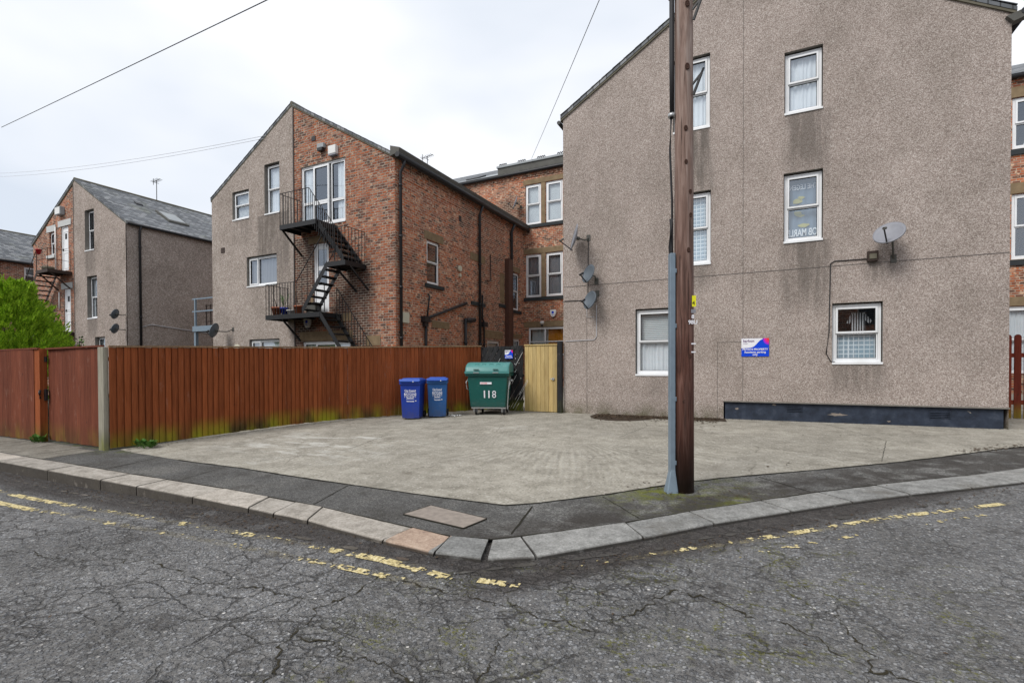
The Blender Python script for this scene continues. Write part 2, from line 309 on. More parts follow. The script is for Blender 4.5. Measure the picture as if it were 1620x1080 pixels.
def concrete(name, ribs=True, base=1.0):
    n = N(name, .9, .2); p = n.pos; x, y = n.sep(p)[0], n.sep(p)[1]
    fine = n.noise(p, 34, 6, .85); mid = n.noise(p, 3.3, 8, .75); big = n.noise(p, .45, 6, .65)
    c = n.ramp(n.math('ADD', n.math('MULTIPLY', fine, .5), n.math('MULTIPLY', mid, .5)), [(.36, (.15, .138, .112)), (.5, (.29, .272, .232)), (.64, (.42, .40, .35))])
    c = n.mix(1.0, c, n.ramp(big, [(.32, (.80, .79, .775)), (.5, (1.0, .99, .975)), (.66, (1.15, 1.14, 1.12))]), 'MULTIPLY')
    sp = n.sep(n.vor(p, 26, out='Color'))[0]; sd_ = n.mr(n.vor(p, 26), .22, .42, 1, 0)
    c = n.mix(n.math('MULTIPLY', n.math('MULTIPLY', n.mr(sp, .74, .80), sd_), .55), c, (.09, .08, .062)); c = n.mix(n.math('MULTIPLY', n.math('MULTIPLY', n.mr(sp, .2, .14), sd_), .5), c, (.58, .56, .51))
    h = n.math('ADD', fine, mid)
    if ribs:
        # strokes the float left: fans round two hand positions and straight drags
        def fan(cx, cy, k, r0, r1):
            dx, dy = n.math('SUBTRACT', x, cx), n.math('SUBTRACT', y, cy)
            a = n.math('ARCTAN2', dy, dx); r = n.math('SQRT', n.math('ADD', n.math('MULTIPLY', dx, dx), n.math('MULTIPLY', dy, dy)))
            wv = n.math('SINE', n.math('ADD', n.math('MULTIPLY', a, k), n.math('MULTIPLY', n.noise(p, 2, 2), 3)))
            return n.math('MULTIPLY', n.math('MULTIPLY', wv, n.mr(dy, -.1, -1.0)), n.math('MULTIPLY', n.mr(r, r0, r0 + .5), n.mr(r, r1, r1 + .9, 1, 0)))
        f1 = fan(-3.3, 9.1, 105, .9, 2.7); f2 = fan(.7, 10.4, 170, .8, 2.4)
        st = n.math('SINE', n.math('ADD', n.math('MULTIPLY', n.math('ADD', x, n.math('MULTIPLY', y, .35)), 70), n.math('MULTIPLY', n.noise(p, 1.5, 3), 5)))
        st = n.math('MULTIPLY', st, n.mr(n.noise(n.add(p, (9, 2, 0)), .5, 2), .48, .6))
        rb = n.math('MULTIPLY', n.math('ADD', n.math('ADD', f1, n.math('MULTIPLY', f2, 0)), n.math('MULTIPLY', st, .45)), n.mr(n.noise(p, 1.2, 4), .3, .6))
        c = n.mix(n.math('ABSOLUTE', n.math('MULTIPLY', rb, .24)), c, n.mix(n.mr(rb, -.1, .1), (.14, .13, .105), (.40, .385, .335)))
        h = n.math('ADD', h, n.math('MULTIPLY', rb, .8))
        wh = n.math('MULTIPLY', n.mr(n.noise(n.scale(p, .6, 1.6, 1), 1.3, 6, .7), .60, .70), n.mr(n.noise(p, .35, 2), .45, .6))
        wh = n.math('MAXIMUM', wh, n.math('MULTIPLY', n.box(x, y, -8.6, -5.6, 5.4, 7.4, .9, .6), n.mr(n.noise(n.scale(p, .7, 1.8, 1), 2.2, 7, .75), .50, .60)))
        c = n.mix(n.math('MULTIPLY', wh, .6), c, (.56, .55, .51))
        dk = n.mr(n.noise(n.add(p, (4, 4, 0)), 1.7, 6, .7), .62, .74)
        c = n.mix(n.math('MULTIPLY', dk, .45), c, (.10, .085, .065))
        crk = n.mr(n.vor(n.add(p, n.scale(n.add(n.noise(p, 1.5, 5, .6, out=1), (-.5, -.5, -.5)), .5)), .34, 'DISTANCE_TO_EDGE'), .002, .007, 1, 0)
        c = n.mix(n.math('MULTIPLY', n.math('MULTIPLY', crk, n.mr(n.noise(p, .9, 3), .5, .55)), .45), c, (.09, .075, .06))
    c = n.mix(1.0, c, (base,) * 3, 'MULTIPLY')
    n.bump(h, .010, .7); return n.col(c)
M['court'] = concrete('court_concrete'); M['flag'] = concrete('flagstone', False, .62)

def kerb_mat():
    n = N('kerb_stone', .85, .2); p = n.pos; x = n.sep(p)[0]
    f = n.math('ADD', n.math('MULTIPLY', n.noise(p, 45, 5, .8), .5), n.math('MULTIPLY', n.noise(p, 6, 7, .75), .5))
    tan_ = n.ramp(f, [(.36, (.17, .155, .135)), (.5, (.36, .33, .288)), (.64, (.52, .485, .44))])
    blu = n.ramp(f, [(.36, (.10, .101, .096)), (.5, (.225, .226, .217)), (.64, (.37, .37, .357))])
    pink = n.ramp(f, [(.36, (.20, .14, .11)), (.5, (.37, .275, .21)), (.64, (.50, .40, .32))])
    c = n.mix(n.math('GREATER_THAN', x, -2.34), tan_, blu)
    c = n.mix(n.math('MULTIPLY', n.math('GREATER_THAN', x, -2.80), n.math('LESS_THAN', x, -2.34)), c, pink)
    c = n.mix(1.0, c, n.ramp(n.rnd(), [(0, (.80, .80, .80)), (1, (1.16, 1.14, 1.12))]), 'MULTIPLY')
    x_, y_, z_ = n.sep(p)[:3]
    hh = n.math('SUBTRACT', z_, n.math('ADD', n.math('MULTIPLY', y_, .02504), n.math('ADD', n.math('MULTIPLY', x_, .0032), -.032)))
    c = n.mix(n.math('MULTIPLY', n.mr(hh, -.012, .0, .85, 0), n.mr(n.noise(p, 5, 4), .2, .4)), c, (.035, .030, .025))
    dirt = n.mr(n.noise(n.scale(p, 1, 1, 1), 2.2, 6, .7), .54, .68); c = n.mix(n.math('MULTIPLY', dirt, .5), c, (.10, .088, .07))
    n.bump(f, .012, .9); return n.col(c)
M['kerb'] = kerb_mat(); M['cover'] = plain('cover_concrete', (.25, .215, .185), .9, .15, var=.45, sc_=14)
def paint_mat():
    n = N('road_paint', .8, .2); f = n.noise(n.pos, 40, 4, .7)
    return n.col(n.ramp(f, [(.38, (.22, .18, .10)), (.5, (.50, .41, .19)), (.62, (.68, .60, .38))]))
M['paint'] = paint_mat()

def timber(name, c0, c1, worn=.2, algae=0.0, zb=.1, grain=1.0, knots=.5):
    n = N(name, .82, .15); p = n.pos; z = n.sep(p)[2]
    g = n.noise(n.scale(p, 14, 14, .9), 2.2, 5, .6, .6)
    c = n.mix(n.mr(g, .3, .7), c0, c1)
    c = n.mix(1.0, c, n.ramp(n.rnd(), [(0, (.84, .82, .80)), (.5, (1, 1, 1)), (1, (1.2, 1.18, 1.12))]), 'MULTIPLY')
    wn = n.mr(n.noise(n.scale(p, 7, 7, 1.6), 1.6, 6, .7), .60, .74)
    c = n.mix(n.math('MULTIPLY', wn, worn), c, (.42, .30, .24))
    kn = n.mr(n.vor(n.scale(p, 1, 1, .55), 3.6), .035, .07, 1, 0)
    c = n.mix(n.math('MULTIPLY', kn, knots), c, (.05, .025, .015))
    if algae:
        x_, y_ = n.sep(p)[0], n.sep(p)[1]
        z = n.math('SUBTRACT', z, n.math('MULTIPLY', y_, .025))
        a = n.math('MULTIPLY', n.mr(z, zb + .02, zb + .42, 1, 0, smooth=True), n.mr(n.noise(n.scale(p, 1, 1, .5), 1.5, 4), .28, .55))
        c = n.mix(n.math('MULTIPLY', a, algae), c, n.mix(n.mr(n.noise(n.scale(p, 1, 1, .4), 2.2, 3), .4, .6), (.045, .055, .018), (.30, .32, .02)))
    n.bump(n.math('ADD', g, n.math('MULTIPLY', kn, .4)), .006, .7 * grain); return n.col(c)
M['fence_red'] = timber('fence_boards', (.175, .046, .015), (.31, .09, .032), .26, .85, -.03)
M['fence_maroon'] = timber('old_panels', (.115, .034, .020), (.20, .064, .036), .38, .35, -.03)
M['new_wood'] = timber('new_timber', (.34, .24, .10), (.52, .40, .19), .05, .15, -.03, knots=.7)
M['post_grey'] = timber('weathered_post', (.22, .21, .165), (.36, .34, .28), .2, .95, -.03)
M['black_board'] = timber('black_boards', (.012, .012, .013), (.035, .035, .037), .35, .5, -.03)
M['picket'] = timber('picket_red', (.12, .022, .015), (.19, .038, .022), .1, .5, -.03)
M['pole_wood'] = None
def pole_mat():
    n = N('pole_timber', .8, .2); p = n.pos; z = n.sep(p)[2]
    g = n.noise(n.scale(p, 12, 12, .8), 2.2, 6, .65, .8)
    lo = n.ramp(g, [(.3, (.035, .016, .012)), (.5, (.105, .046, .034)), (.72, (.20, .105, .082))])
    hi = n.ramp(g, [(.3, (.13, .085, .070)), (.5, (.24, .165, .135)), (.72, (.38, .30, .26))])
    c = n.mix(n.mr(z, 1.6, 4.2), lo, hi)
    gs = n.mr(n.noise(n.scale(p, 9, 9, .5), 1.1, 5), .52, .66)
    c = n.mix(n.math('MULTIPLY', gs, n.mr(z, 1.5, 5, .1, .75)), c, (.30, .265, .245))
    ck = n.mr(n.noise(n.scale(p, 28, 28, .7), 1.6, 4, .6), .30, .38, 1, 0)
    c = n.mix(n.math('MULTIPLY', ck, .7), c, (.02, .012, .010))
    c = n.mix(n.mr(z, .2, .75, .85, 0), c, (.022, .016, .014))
    kn = n.vor(n.scale(p, 1, 1, .8), 3.0); c = n.mix(n.mr(kn, .05, .11, .9, 0), c, (.03, .014, .010))
    n.bump(n.math('ADD', g, n.math('MULTIPLY', ck, -1.2)), .008, .9); return n.col(c)
M['pole_wood'] = pole_mat()
M['knot'] = plain('timber_knot', (.055, .028, .020), .8, .2, var=.6, sc_=60)
def plinth_mat():
    n = N('plinth_paint', .6, .3); p = n.pos
    f = n.noise(p, 5, 6, .65); c = n.ramp(f, [(.3, (.014, .019, .030)), (.55, (.028, .038, .060)), (.75, (.06, .072, .098))])
    c = n.mix(n.mr(n.noise(n.scale(p, 1, 1, 2.5), 2.6, 5, .65), .70, .715), c, (.33, .29, .24))
    n.bump(f, .02, .5); return n.col(c)
M['plinth'] = plinth_mat()
def binmat(name, c, wear=.12):
    n = N(name, .42, .45); tcx = n.obj(); f = n.noise(tcx, 2.5, 6, .65); s_ = n.mr(n.noise(n.scale(tcx, 3, 3, 14), 2, 5, .7), .58, .75)
    cc = n.mix(f, tuple(x * .7 for x in c), tuple(x * 1.25 for x in c))
    cc = n.mix(n.math('MULTIPLY', s_, wear), cc, (.35, .38, .40)); zz = n.sep(tcx)[2]
    gr = n.math('MULTIPLY', n.mr(zz, .02, .45, 1, 0), n.mr(n.noise(tcx, 6, 5, .7), .3, .6)); cc = n.mix(n.math('MULTIPLY', gr, .55), cc, (.085, .075, .06))
    n.bump(n.noise(tcx, 60, 3), .002, .3); return n.col(cc)
M['bin_blue'] = binmat('bin_blue', (.008, .040, .30)); M['bin_blue2'] = binmat('bin_blue_faded', (.012, .085, .26), .3)
M['lid_blue'] = binmat('bin_lid_blue', (.020, .085, .42), .25)
M['bin_green'] = binmat('bin_green', (.003, .085, .072), .18); M['lid_green'] = binmat('bin_lid_green', (.06, .22, .205), .4)
def leafmat(name, a, b):
    n = N(name, .6, .25); n.col(n.mix(n.rnd(), a, b)); n.b.inputs['Subsurface Weight'].default_value = 0; return n.m
M['conifer'] = leafmat('conifer_foliage', (.07, .22, .008), (.58, .80, .06)); M['weed'] = leafmat('weed_leaf', (.035, .10, .015), (.10, .22, .035))

# ------------------------------------------------------------------ mesh helpers
def wl(o): return Vector((0, 0, 0)) if o is None else o.location + wl(o.parent)
def split_build(mb, name, mat, parent):
    """one object per separate piece"""
    bm = mb.bm; bmesh.ops.recalc_face_normals(bm, faces=bm.faces); bm.verts.ensure_lookup_table(); seen = set(); out = []
    for v0 in bm.verts:
        if v0 in seen: continue
        st, grp = [v0], []; seen.add(v0)
        while st:
            v = st.pop(); grp.append(v)
            for e in v.link_edges:
                o = e.other_vert(v)
                if o not in seen: seen.add(o); st.append(o)
        fs = {f for v in grp for f in v.link_faces}; ix = {v: i for i, v in enumerate(grp)}
        me = bpy.data.meshes.new(name); me.from_pydata([v.co[:] for v in grp], [], [[ix[v] for v in f.verts] for f in fs]); me.materials.append(mat)
        o = bpy.data.objects.new(name, me); col.objects.link(o); o.parent = parent; o.location = -wl(parent); out.append(o)
    bm.free(); return out
class MB:
    def __init__(s, T=None): s.bm = bmesh.new(); s.T = T
    def pt(s, p): return Vector(s.T(*p)) if s.T else Vector(p)
    def face(s, pts, mi=0):
        f = s.bm.faces.new([s.bm.verts.new(s.pt(p)) for p in pts]); f.material_index = mi; return f
    def box(s, x0, x1, y0, y1, z0, z1, mi=0, rot=None):
        c = [(x, y, z) for x in (x0, x1) for y in (y0, y1) for z in (z0, z1)]
        if rot: c = [rot @ Vector(p) for p in c]
        v = [s.bm.verts.new(s.pt(p)) for p in c]
        for q in ((0, 1, 3, 2), (4, 6, 7, 5), (0, 4, 5, 1), (2, 3, 7, 6), (0, 2, 6, 4), (1, 5, 7, 3)):
            f = s.bm.faces.new([v[i] for i in q]); f.material_index = mi
    def bar(s, a, b, w=.03, h=.03, up=(0, 0, 1), mi=0):
        a, b = Vector(a), Vector(b); d = (b - a).normalized(); u = Vector(up)
        sd_ = d.cross(u)
        if sd_.length < 1e-3: sd_ = d.cross(Vector((1, 0, 0)))
        sd_.normalize(); u = sd_.cross(d).normalized()
        v = [s.bm.verts.new(s.pt(tuple(p + sd_ * i * w / 2 + u * j * h / 2))) for p in (a, b) for i, j in ((-1, -1), (1, -1), (1, 1), (-1, 1))]
        for q in ((0, 1, 2, 3), (4, 7, 6, 5), (0, 4, 5, 1), (1, 5, 6, 2), (2, 6, 7, 3), (3, 7, 4, 0)):
            f = s.bm.faces.new([v[i] for i in q]); f.material_index = mi
    def tube(s, path, r=.02, n=8, caps=True, mi=0):
        path = [Vector(p) for p in path]; rings = []
        rs = r if isinstance(r, (list, tuple)) else [r] * len(path)
        for i, p in enumerate(path):
            d = (path[min(i + 1, len(path) - 1)] - path[max(i - 1, 0)]).normalized()
            a = d.cross(Vector((0, 0, 1)))
            if a.length < 1e-2: a = d.cross(Vector((0, 1, 0)))
            a.normalize(); b = d.cross(a)
            rings.append([s.bm.verts.new(s.pt(tuple(p + (a * math.cos(t) + b * math.sin(t)) * rs[i]))) for t in [2 * math.pi * k / n for k in range(n)]])
        for r0, r1 in zip(rings, rings[1:]):
            for k in range(n):
                f = s.bm.faces.new([r0[k], r0[(k + 1) % n], r1[(k + 1) % n], r1[k]]); f.smooth = True; f.material_index = mi
        if caps:
            s.bm.faces.new(rings[0]).material_index = mi; s.bm.faces.new(rings[-1]).material_index = mi
    def prism(s, poly, y0, y1, mi=0):
        """poly of (x, z) extruded from y0 to y1"""
        a = [s.bm.verts.new(s.pt((x, y0, z))) for x, z in poly]; b = [s.bm.verts.new(s.pt((x, y1, z))) for x, z in poly]
        s.bm.faces.new(a).material_index = mi; s.bm.faces.new(b[::-1]).material_index = mi; k = len(poly)
        for i in range(k): s.bm.faces.new([a[i], b[i], b[(i + 1) % k], a[(i + 1) % k]]).material_index = mi
    def vprism(s, poly, z0, z1, mi=0):
        """poly of (x, y) with heights z0/z1 (numbers or functions)"""
        f0 = z0 if callable(z0) else (lambda x, y: z0); f1 = z1 if callable(z1) else (lambda x, y: z1)
        a = [s.bm.verts.new(s.pt((x, y, f0(x, y)))) for x, y in poly]; b = [s.bm.verts.new(s.pt((x, y, f1(x, y)))) for x, y in poly]
        s.bm.faces.new(a[::-1]).material_index = mi; s.bm.faces.new(b).material_index = mi; k = len(poly)
        for i in range(k): s.bm.faces.new([a[i], a[(i + 1) % k], b[(i + 1) % k], b[i]]).material_index = mi
    def lathe(s, prof, n=16, c=(0, 0), mi=0):
        rings = [[s.bm.verts.new(s.pt((c[0] + r * math.cos(2 * math.pi * k / n), c[1] + r * math.sin(2 * math.pi * k / n), z))) for k in range(n)] for r, z in prof]
        for r0, r1 in zip(rings, rings[1:]):
            for k in range(n):
                f = s.bm.faces.new([r0[k], r0[(k + 1) % n], r1[(k + 1) % n], r1[k]]); f.smooth = True; f.material_index = mi
        s.bm.faces.new(rings[0]); s.bm.faces.new(rings[-1])
    def build(s, name, mat, parent=None, local=False, bevel=0, recalc=True):
        if recalc: bmesh.ops.recalc_face_normals(s.bm, faces=s.bm.faces)
        me = bpy.data.meshes.new(name); s.bm.to_mesh(me); s.bm.free()
        for m_ in (mat if isinstance(mat, (list, tuple)) else [mat]): me.materials.append(m_)
        o = bpy.data.objects.new(name, me); col.objects.link(o)
        if parent:
            o.parent = parent
            if not local: o.location = -wl(parent)
        if bevel:
            b = o.modifiers.new('bevel', 'BEVEL'); b.width = bevel; b.segments = 2; b.limit_method = 'ANGLE'
        return o
def tag(o, label=None, cat=None, group=None, kind=None):
    for k, v in (('label', label), ('category', cat), ('group', group), ('kind', kind)):
        if v: o[k] = v
    return o
def thing(name, loc, label, cat, group=None, rz=0):
    o = bpy.data.objects.new(name, None); col.objects.link(o); o.empty_display_size = .2
    o.location = loc; o.rotation_euler = (0, 0, rz); return tag(o, label, cat, group)
def copy_tree(o, parent=None):
    c = o.copy(); col.objects.link(c); c.parent = parent
    for ch in list(o.children): copy_tree(ch, c)
    return c
def text_obj(name, body, size, mat, parent, mtx, thick=.001, align='CENTER', stretch=1.0, bold=0.0):
    cu = bpy.data.curves.new(name, 'FONT'); cu.body = body; cu.size = size; cu.align_x = align; cu.extrude = thick; cu.offset = bold
    o = bpy.data.objects.new(name, cu); col.objects.link(o)
    dg = bpy.context.evaluated_depsgraph_get(); me = bpy.data.meshes.new_from_object(o.evaluated_get(dg))
    bpy.data.objects.remove(o); bpy.data.curves.remove(cu)
    me.transform(Matrix.Scale(stretch, 4, (1, 0, 0))); me.transform(mtx); me.materials.clear(); me.materials.append(mat)
    q = bpy.data.objects.new(name, me); col.objects.link(q); q.parent = parent
    return q
def G(x, y): return -.032 + .0032 * x + .02504 * y     # the gentle fall of the ground towards the road

def TY(Y0): return lambda u, d, z: (u, Y0 + d, z)        # wall facing the street: d goes inwards
def TX(X0): return lambda u, d, z: (X0 - d, u, z)        # wall facing +X: d goes inwards

def wall(name, mat, parent, T, outline, holes=(), reveal=.16, rmat=None, thick=0, closed=False):
    mb = MB(T); mb.face([(u, 0, z) for u, z in outline])
    bm = mb.bm
    o0, ou, oz = Vector(T(0, 0, 0)), Vector(T(1, 0, 0)), Vector(T(0, 0, 1))
    nu, nz = (ou - o0), (oz - o0)
    for (u0, u1, z0, z1) in holes:
        for u in (u0, u1): bmesh.ops.bisect_plane(bm, geom=bm.verts[:] + bm.edges[:] + bm.faces[:], plane_co=T(u, 0, 0), plane_no=nu)
        for z in (z0, z1): bmesh.ops.bisect_plane(bm, geom=bm.verts[:] + bm.edges[:] + bm.faces[:], plane_co=T(0, 0, z), plane_no=nz)
    kill = []
    for f in bm.faces:
        c = f.calc_center_median(); u, z = (c - o0).dot(nu), c.z
        if any(u0 < u < u1 and z0 < z < z1 for (u0, u1, z0, z1) in holes): kill.append(f)
    bmesh.ops.delete(bm, geom=kill, context='FACES')
    for (u0, u1, z0, z1) in holes:
        for a, b in (((u0, z0), (u0, z1)), ((u0, z1), (u1, z1)), ((u1, z1), (u1, z0)), ((u1, z0), (u0, z0))):
            mb.face([(a[0], 0, a[1]), (b[0], 0, b[1]), (b[0], reveal, b[1]), (a[0], reveal, a[1])], 1)
    return mb.build(name, [mat, rmat or mat], parent, recalc=False)

def window(parent, T, u0, u1, z0, z1, cells=((0, .5, 1, 1, 1), (0, 0, 1, .5, 0)), inset=.09, fill='net', sill=True, label=None, name='window', fr=.055, sash=.04, split=None):
    """cells: (fu0, fz0, fu1, fz1, opening?)"""
    f = MB(T)
    f.box(u0, u0 + fr, inset, inset + .07, z0, z1); f.box(u1 - fr, u1, inset, inset + .07, z0, z1)
    f.box(u0 + fr, u1 - fr, inset, inset + .07, z0, z0 + fr); f.box(u0 + fr, u1 - fr, inset, inset + .07, z1 - fr, z1)
    U, Z = u0 + fr, z0 + fr; WU, WZ = u1 - u0 - 2 * fr, z1 - z0 - 2 * fr
    g, gk = MB(T), MB(T)
    for c in cells:
        a, b, c_, d, op = c
        a, c_ = U + a * WU, U + c_ * WU; b, d = Z + b * WZ, Z + d * WZ
        s = sash if op else sash * .62
        i0, i1 = (inset - .022, inset + .05) if op else (inset + .012, inset + .055)
        e = .004
        f.box(a + e, a + s, i0, i1, b + e, d - e); f.box(c_ - s, c_ - e, i0, i1, b + e, d - e)
        f.box(a + s, c_ - s, i0, i1, b + e, b + s); f.box(a + s, c_ - s, i0, i1, d - s, d - e)
        t = .008
        gk.box(a + s, a + s + t, i0 + .01, i1 - .01, b + s, d - s); gk.box(c_ - s - t, c_ - s, i0 + .01, i1 - .01, b + s, d - s)
        gk.box(a + s + t, c_ - s - t, i0 + .01, i1 - .01, b + s, b + s + t); gk.box(a + s + t, c_ - s - t, i0 + .01, i1 - .01, d - s - t, d - s)
        g.face([(a + s + t, i0 + .035, b + s + t), (c_ - s - t, i0 + .035, b + s + t), (c_ - s - t, i0 + .035, d - s - t), (a + s + t, i0 + .035, d - s - t)])
    w_ = f.build(name, M['upvc'], parent)
    if label: w_['label'] = label
    g.build('pane', M['glass'], w_); gk.build('gasket', M['gasket'], w_)
    if sill:
        s = MB(T); s.box(u0 - .015, u1 + .015, -.022, inset + .01, z0 - .028, z0 - .002); s.box(u0 - .015, u1 + .015, -.022, -.012, z0 - .045, z0 - .028)
        s.build('sill', M['upvc'], w_)
    def drape(kind, a, b, c_, d, dep):
        mb = MB(T)
        if kind in ('net', 'net_check', 'curtain_dim'):
            n_ = max(16, int((b - a) * 60)); ph = random.random() * 9
            amp = .006 if kind == 'net_check' else .014
            pr = []
            for k in range(n_ + 1):
                x = a + (b - a) * k / n_
                pr.append((x, dep + amp * math.sin(k * 1.25 + ph + 1.5 * math.sin(k * .31)) + amp * .6 * math.sin(k * .53 + ph)))
            vs = [[mb.bm.verts.new(mb.pt((x, y, z))) for (x, y) in pr] for z in (c_, d)]
            for k in range(n_):
                q = mb.bm.faces.new([vs[0][k], vs[0][k + 1], vs[1][k + 1], vs[1][k]]); q.smooth = True
        elif kind in ('blind', 'orange_blind'):
            k = c_
            while k < d:
                mb.face([(a, dep, k), (b, dep, k), (b, dep + .018, k + .042), (a, dep + .018, k + .042)]); k += .045
        mb.build('curtain', M[kind], w_)
    zm = z0 + (z1 - z0) * .5
    if fill == 'split': drape('blind', u0 + .03, u1 - .03, zm - .03, z1 - .02, inset + .09); drape('net', u0 + .03, u1 - .03, z0 + .03, zm - .02, inset + .09)
    elif fill == 'half': drape('net_check', u0 + .03, u1 - .03, z0 + .03, zm - .01, inset + .085)
    elif fill == 'sides':
        wd = (u1 - u0) * .22; drape('net', u0 + .03, u0 + wd, z0 + .03, z1 - .03, inset + .095); drape('net', u1 - wd, u1 - .03, z0 + .03, z1 - .03, inset + .095)
    elif fill == 'right': drape('net', u0 + (u1 - u0) * .45, u1 - .03, z0 + .03, z1 - .03, inset + .095)
    elif fill: drape(fill, u0 + .03, u1 - .03, z0 + .03, z1 - .03, inset + .095)
    return w_
def slab(mb, T, u0, u1, z0, z1, out=.02, dp=.1): mb.box(u0, u1, -out, dp, z0, z1)

# ================================================================== SETTING
def sheet(name, poly, dz, mat, hfun=None, grid=None, kind='structure', parent=None):
    """flat polygon draped on the ground plane"""
    mb = MB(); mb.face([(x, y, G(x, y) + dz) for x, y in poly])
    for f in mb.bm.faces:
        if f.normal.z == 0: f.normal_update()
        if f.normal.z < 0: f.normal_flip()
    o = mb.build(name, mat, parent, recalc=False)
    if not parent: tag(o, kind=kind)
    return o
def far_ground():
    mb = MB(); xs = [-1500, -300, -90, -60, 40, 90, 300, 1500]; ys = [-1500, -300, -60, -20, 30, 60, 300, 1500]
    z = lambda x, y: G(min(max(x, -60), 40), min(max(y, -20), 30)) - .22
    v = [[mb.bm.verts.new((x, y, z(x, y))) for x in xs] for y in ys]
    for j in range(7):
        for i in range(7): mb.bm.faces.new([v[j][i], v[j][i + 1], v[j + 1][i + 1], v[j + 1][i]])
    tag(mb.build('ground', M['flag']), kind='structure')
far_ground()
def road_h(x, y):
    k = min(max((x + 9.0) / 6.2, 0), 1); k = k * k * (3 - 2 * k)
    h = .150 * (1 - k) + .030 * k
    near = min(max((3.2 - y) / 6, 0), 1) * .03
    return G(x, y) - h + near + .006 * noise.noise(Vector((x * .7, y * .7, 0)))
def road():
    mb = MB(); nx, ny = 200, 130
    x0, x1, y0, y1 = -48, 32, -22, 30
    xs = [x0 + (x1 - x0) * i / nx for i in range(nx + 1)]; ys = [y0 + (y1 - y0) * j / ny for j in range(ny + 1)]
    v = [[mb.bm.verts.new((x, y, road_h(x, y))) for x in xs] for y in ys]
    for j in range(ny):
        for i in range(nx):
            f = mb.bm.faces.new([v[j][i], v[j][i + 1], v[j + 1][i + 1], v[j + 1][i]]); f.smooth = True
    tag(mb.build('road', M['road'], recalc=False), kind='structure')
road()
KO = [(-40, 3.44), (-16, 3.44), (-12.6, 3.43), (-10.9, 3.42), (-9.2, 3.42), (-7.75, 3.42), (-6.9, 3.42), (-5.75, 3.41), (-4.75, 3.39), (-4.35, 3.37), (-3.85, 3.36), (-2.84, 3.24), (-2.27, 3.20),
      (-1.86, 3.26), (-1.52, 3.46), (-.86, 4.18), (-.36, 4.78), (.27, 5.43), (.85, 6.02), (1.43, 6.55), (2.1, 7.12), (2.68, 7.62), (3.6, 8.5), (4.8, 9.9), (6.2, 12.0), (9, 18), (12, 26)]
KI = [(-40, 3.77), (-16, 3.77), (-12.6, 3.77), (-10.9, 3.76), (-9.2, 3.77), (-7.75, 3.76), (-6.9, 3.77), (-5.75, 3.78), (-4.9, 3.74), (-4.45, 3.72), (-4.03, 3.70), (-2.78, 3.57), (-2.36, 3.54),
      (-2.0, 3.62), (-1.80, 3.78), (-1.08, 4.47), (-.60, 5.02), (.02, 5.68), (.58, 6.27), (1.18, 6.82), (1.85, 7.42), (2.42, 7.9), (3.3, 8.8), (4.45, 10.15), (5.8, 12.2), (8.6, 18.2), (11.6, 26.2)]
COURT = [(-10.1, 4.75), (-9.4, 4.66), (-8.1, 4.60), (-6.63, 4.61), (-5.5, 4.55), (-4.4, 4.52), (-3.2, 4.50), (-2.33, 4.52), (-2.06, 4.71), (-1.5, 5.3), (-.84, 6.10), (-.42, 6.53), (.5, 7.3), (1.51, 8.18), (2.3, 8.95), (3.11, 9.81), (3.65, 10.34), (5.0, 12.0), (7.5, 17), (9.5, 21.8)]
def rough_line(pts, amp, step=.12):
    out = []
    for (a, b), (c, d) in zip(pts, pts[1:]):
        ln = math.hypot(c - a, d - b); k = max(1, int(ln / step)) if abs(a) < 14 and b < 13 else 1
        for i in range(k):
            t = i / k; x, y = a + (c - a) * t, b + (d - b) * t; q = amp * noise.noise(Vector((x * 4, y * 4, 2))) if k > 1 else 0
            out.append((x + q, y + q))
    return out + [pts[-1]]
CE = rough_line(COURT, .035)
sheet('forecourt', CE + [(9.5, 22.5), (-10.1, 22.5)], 0.004, M['court'])
mb = MB()
inner = KI; edge = CE
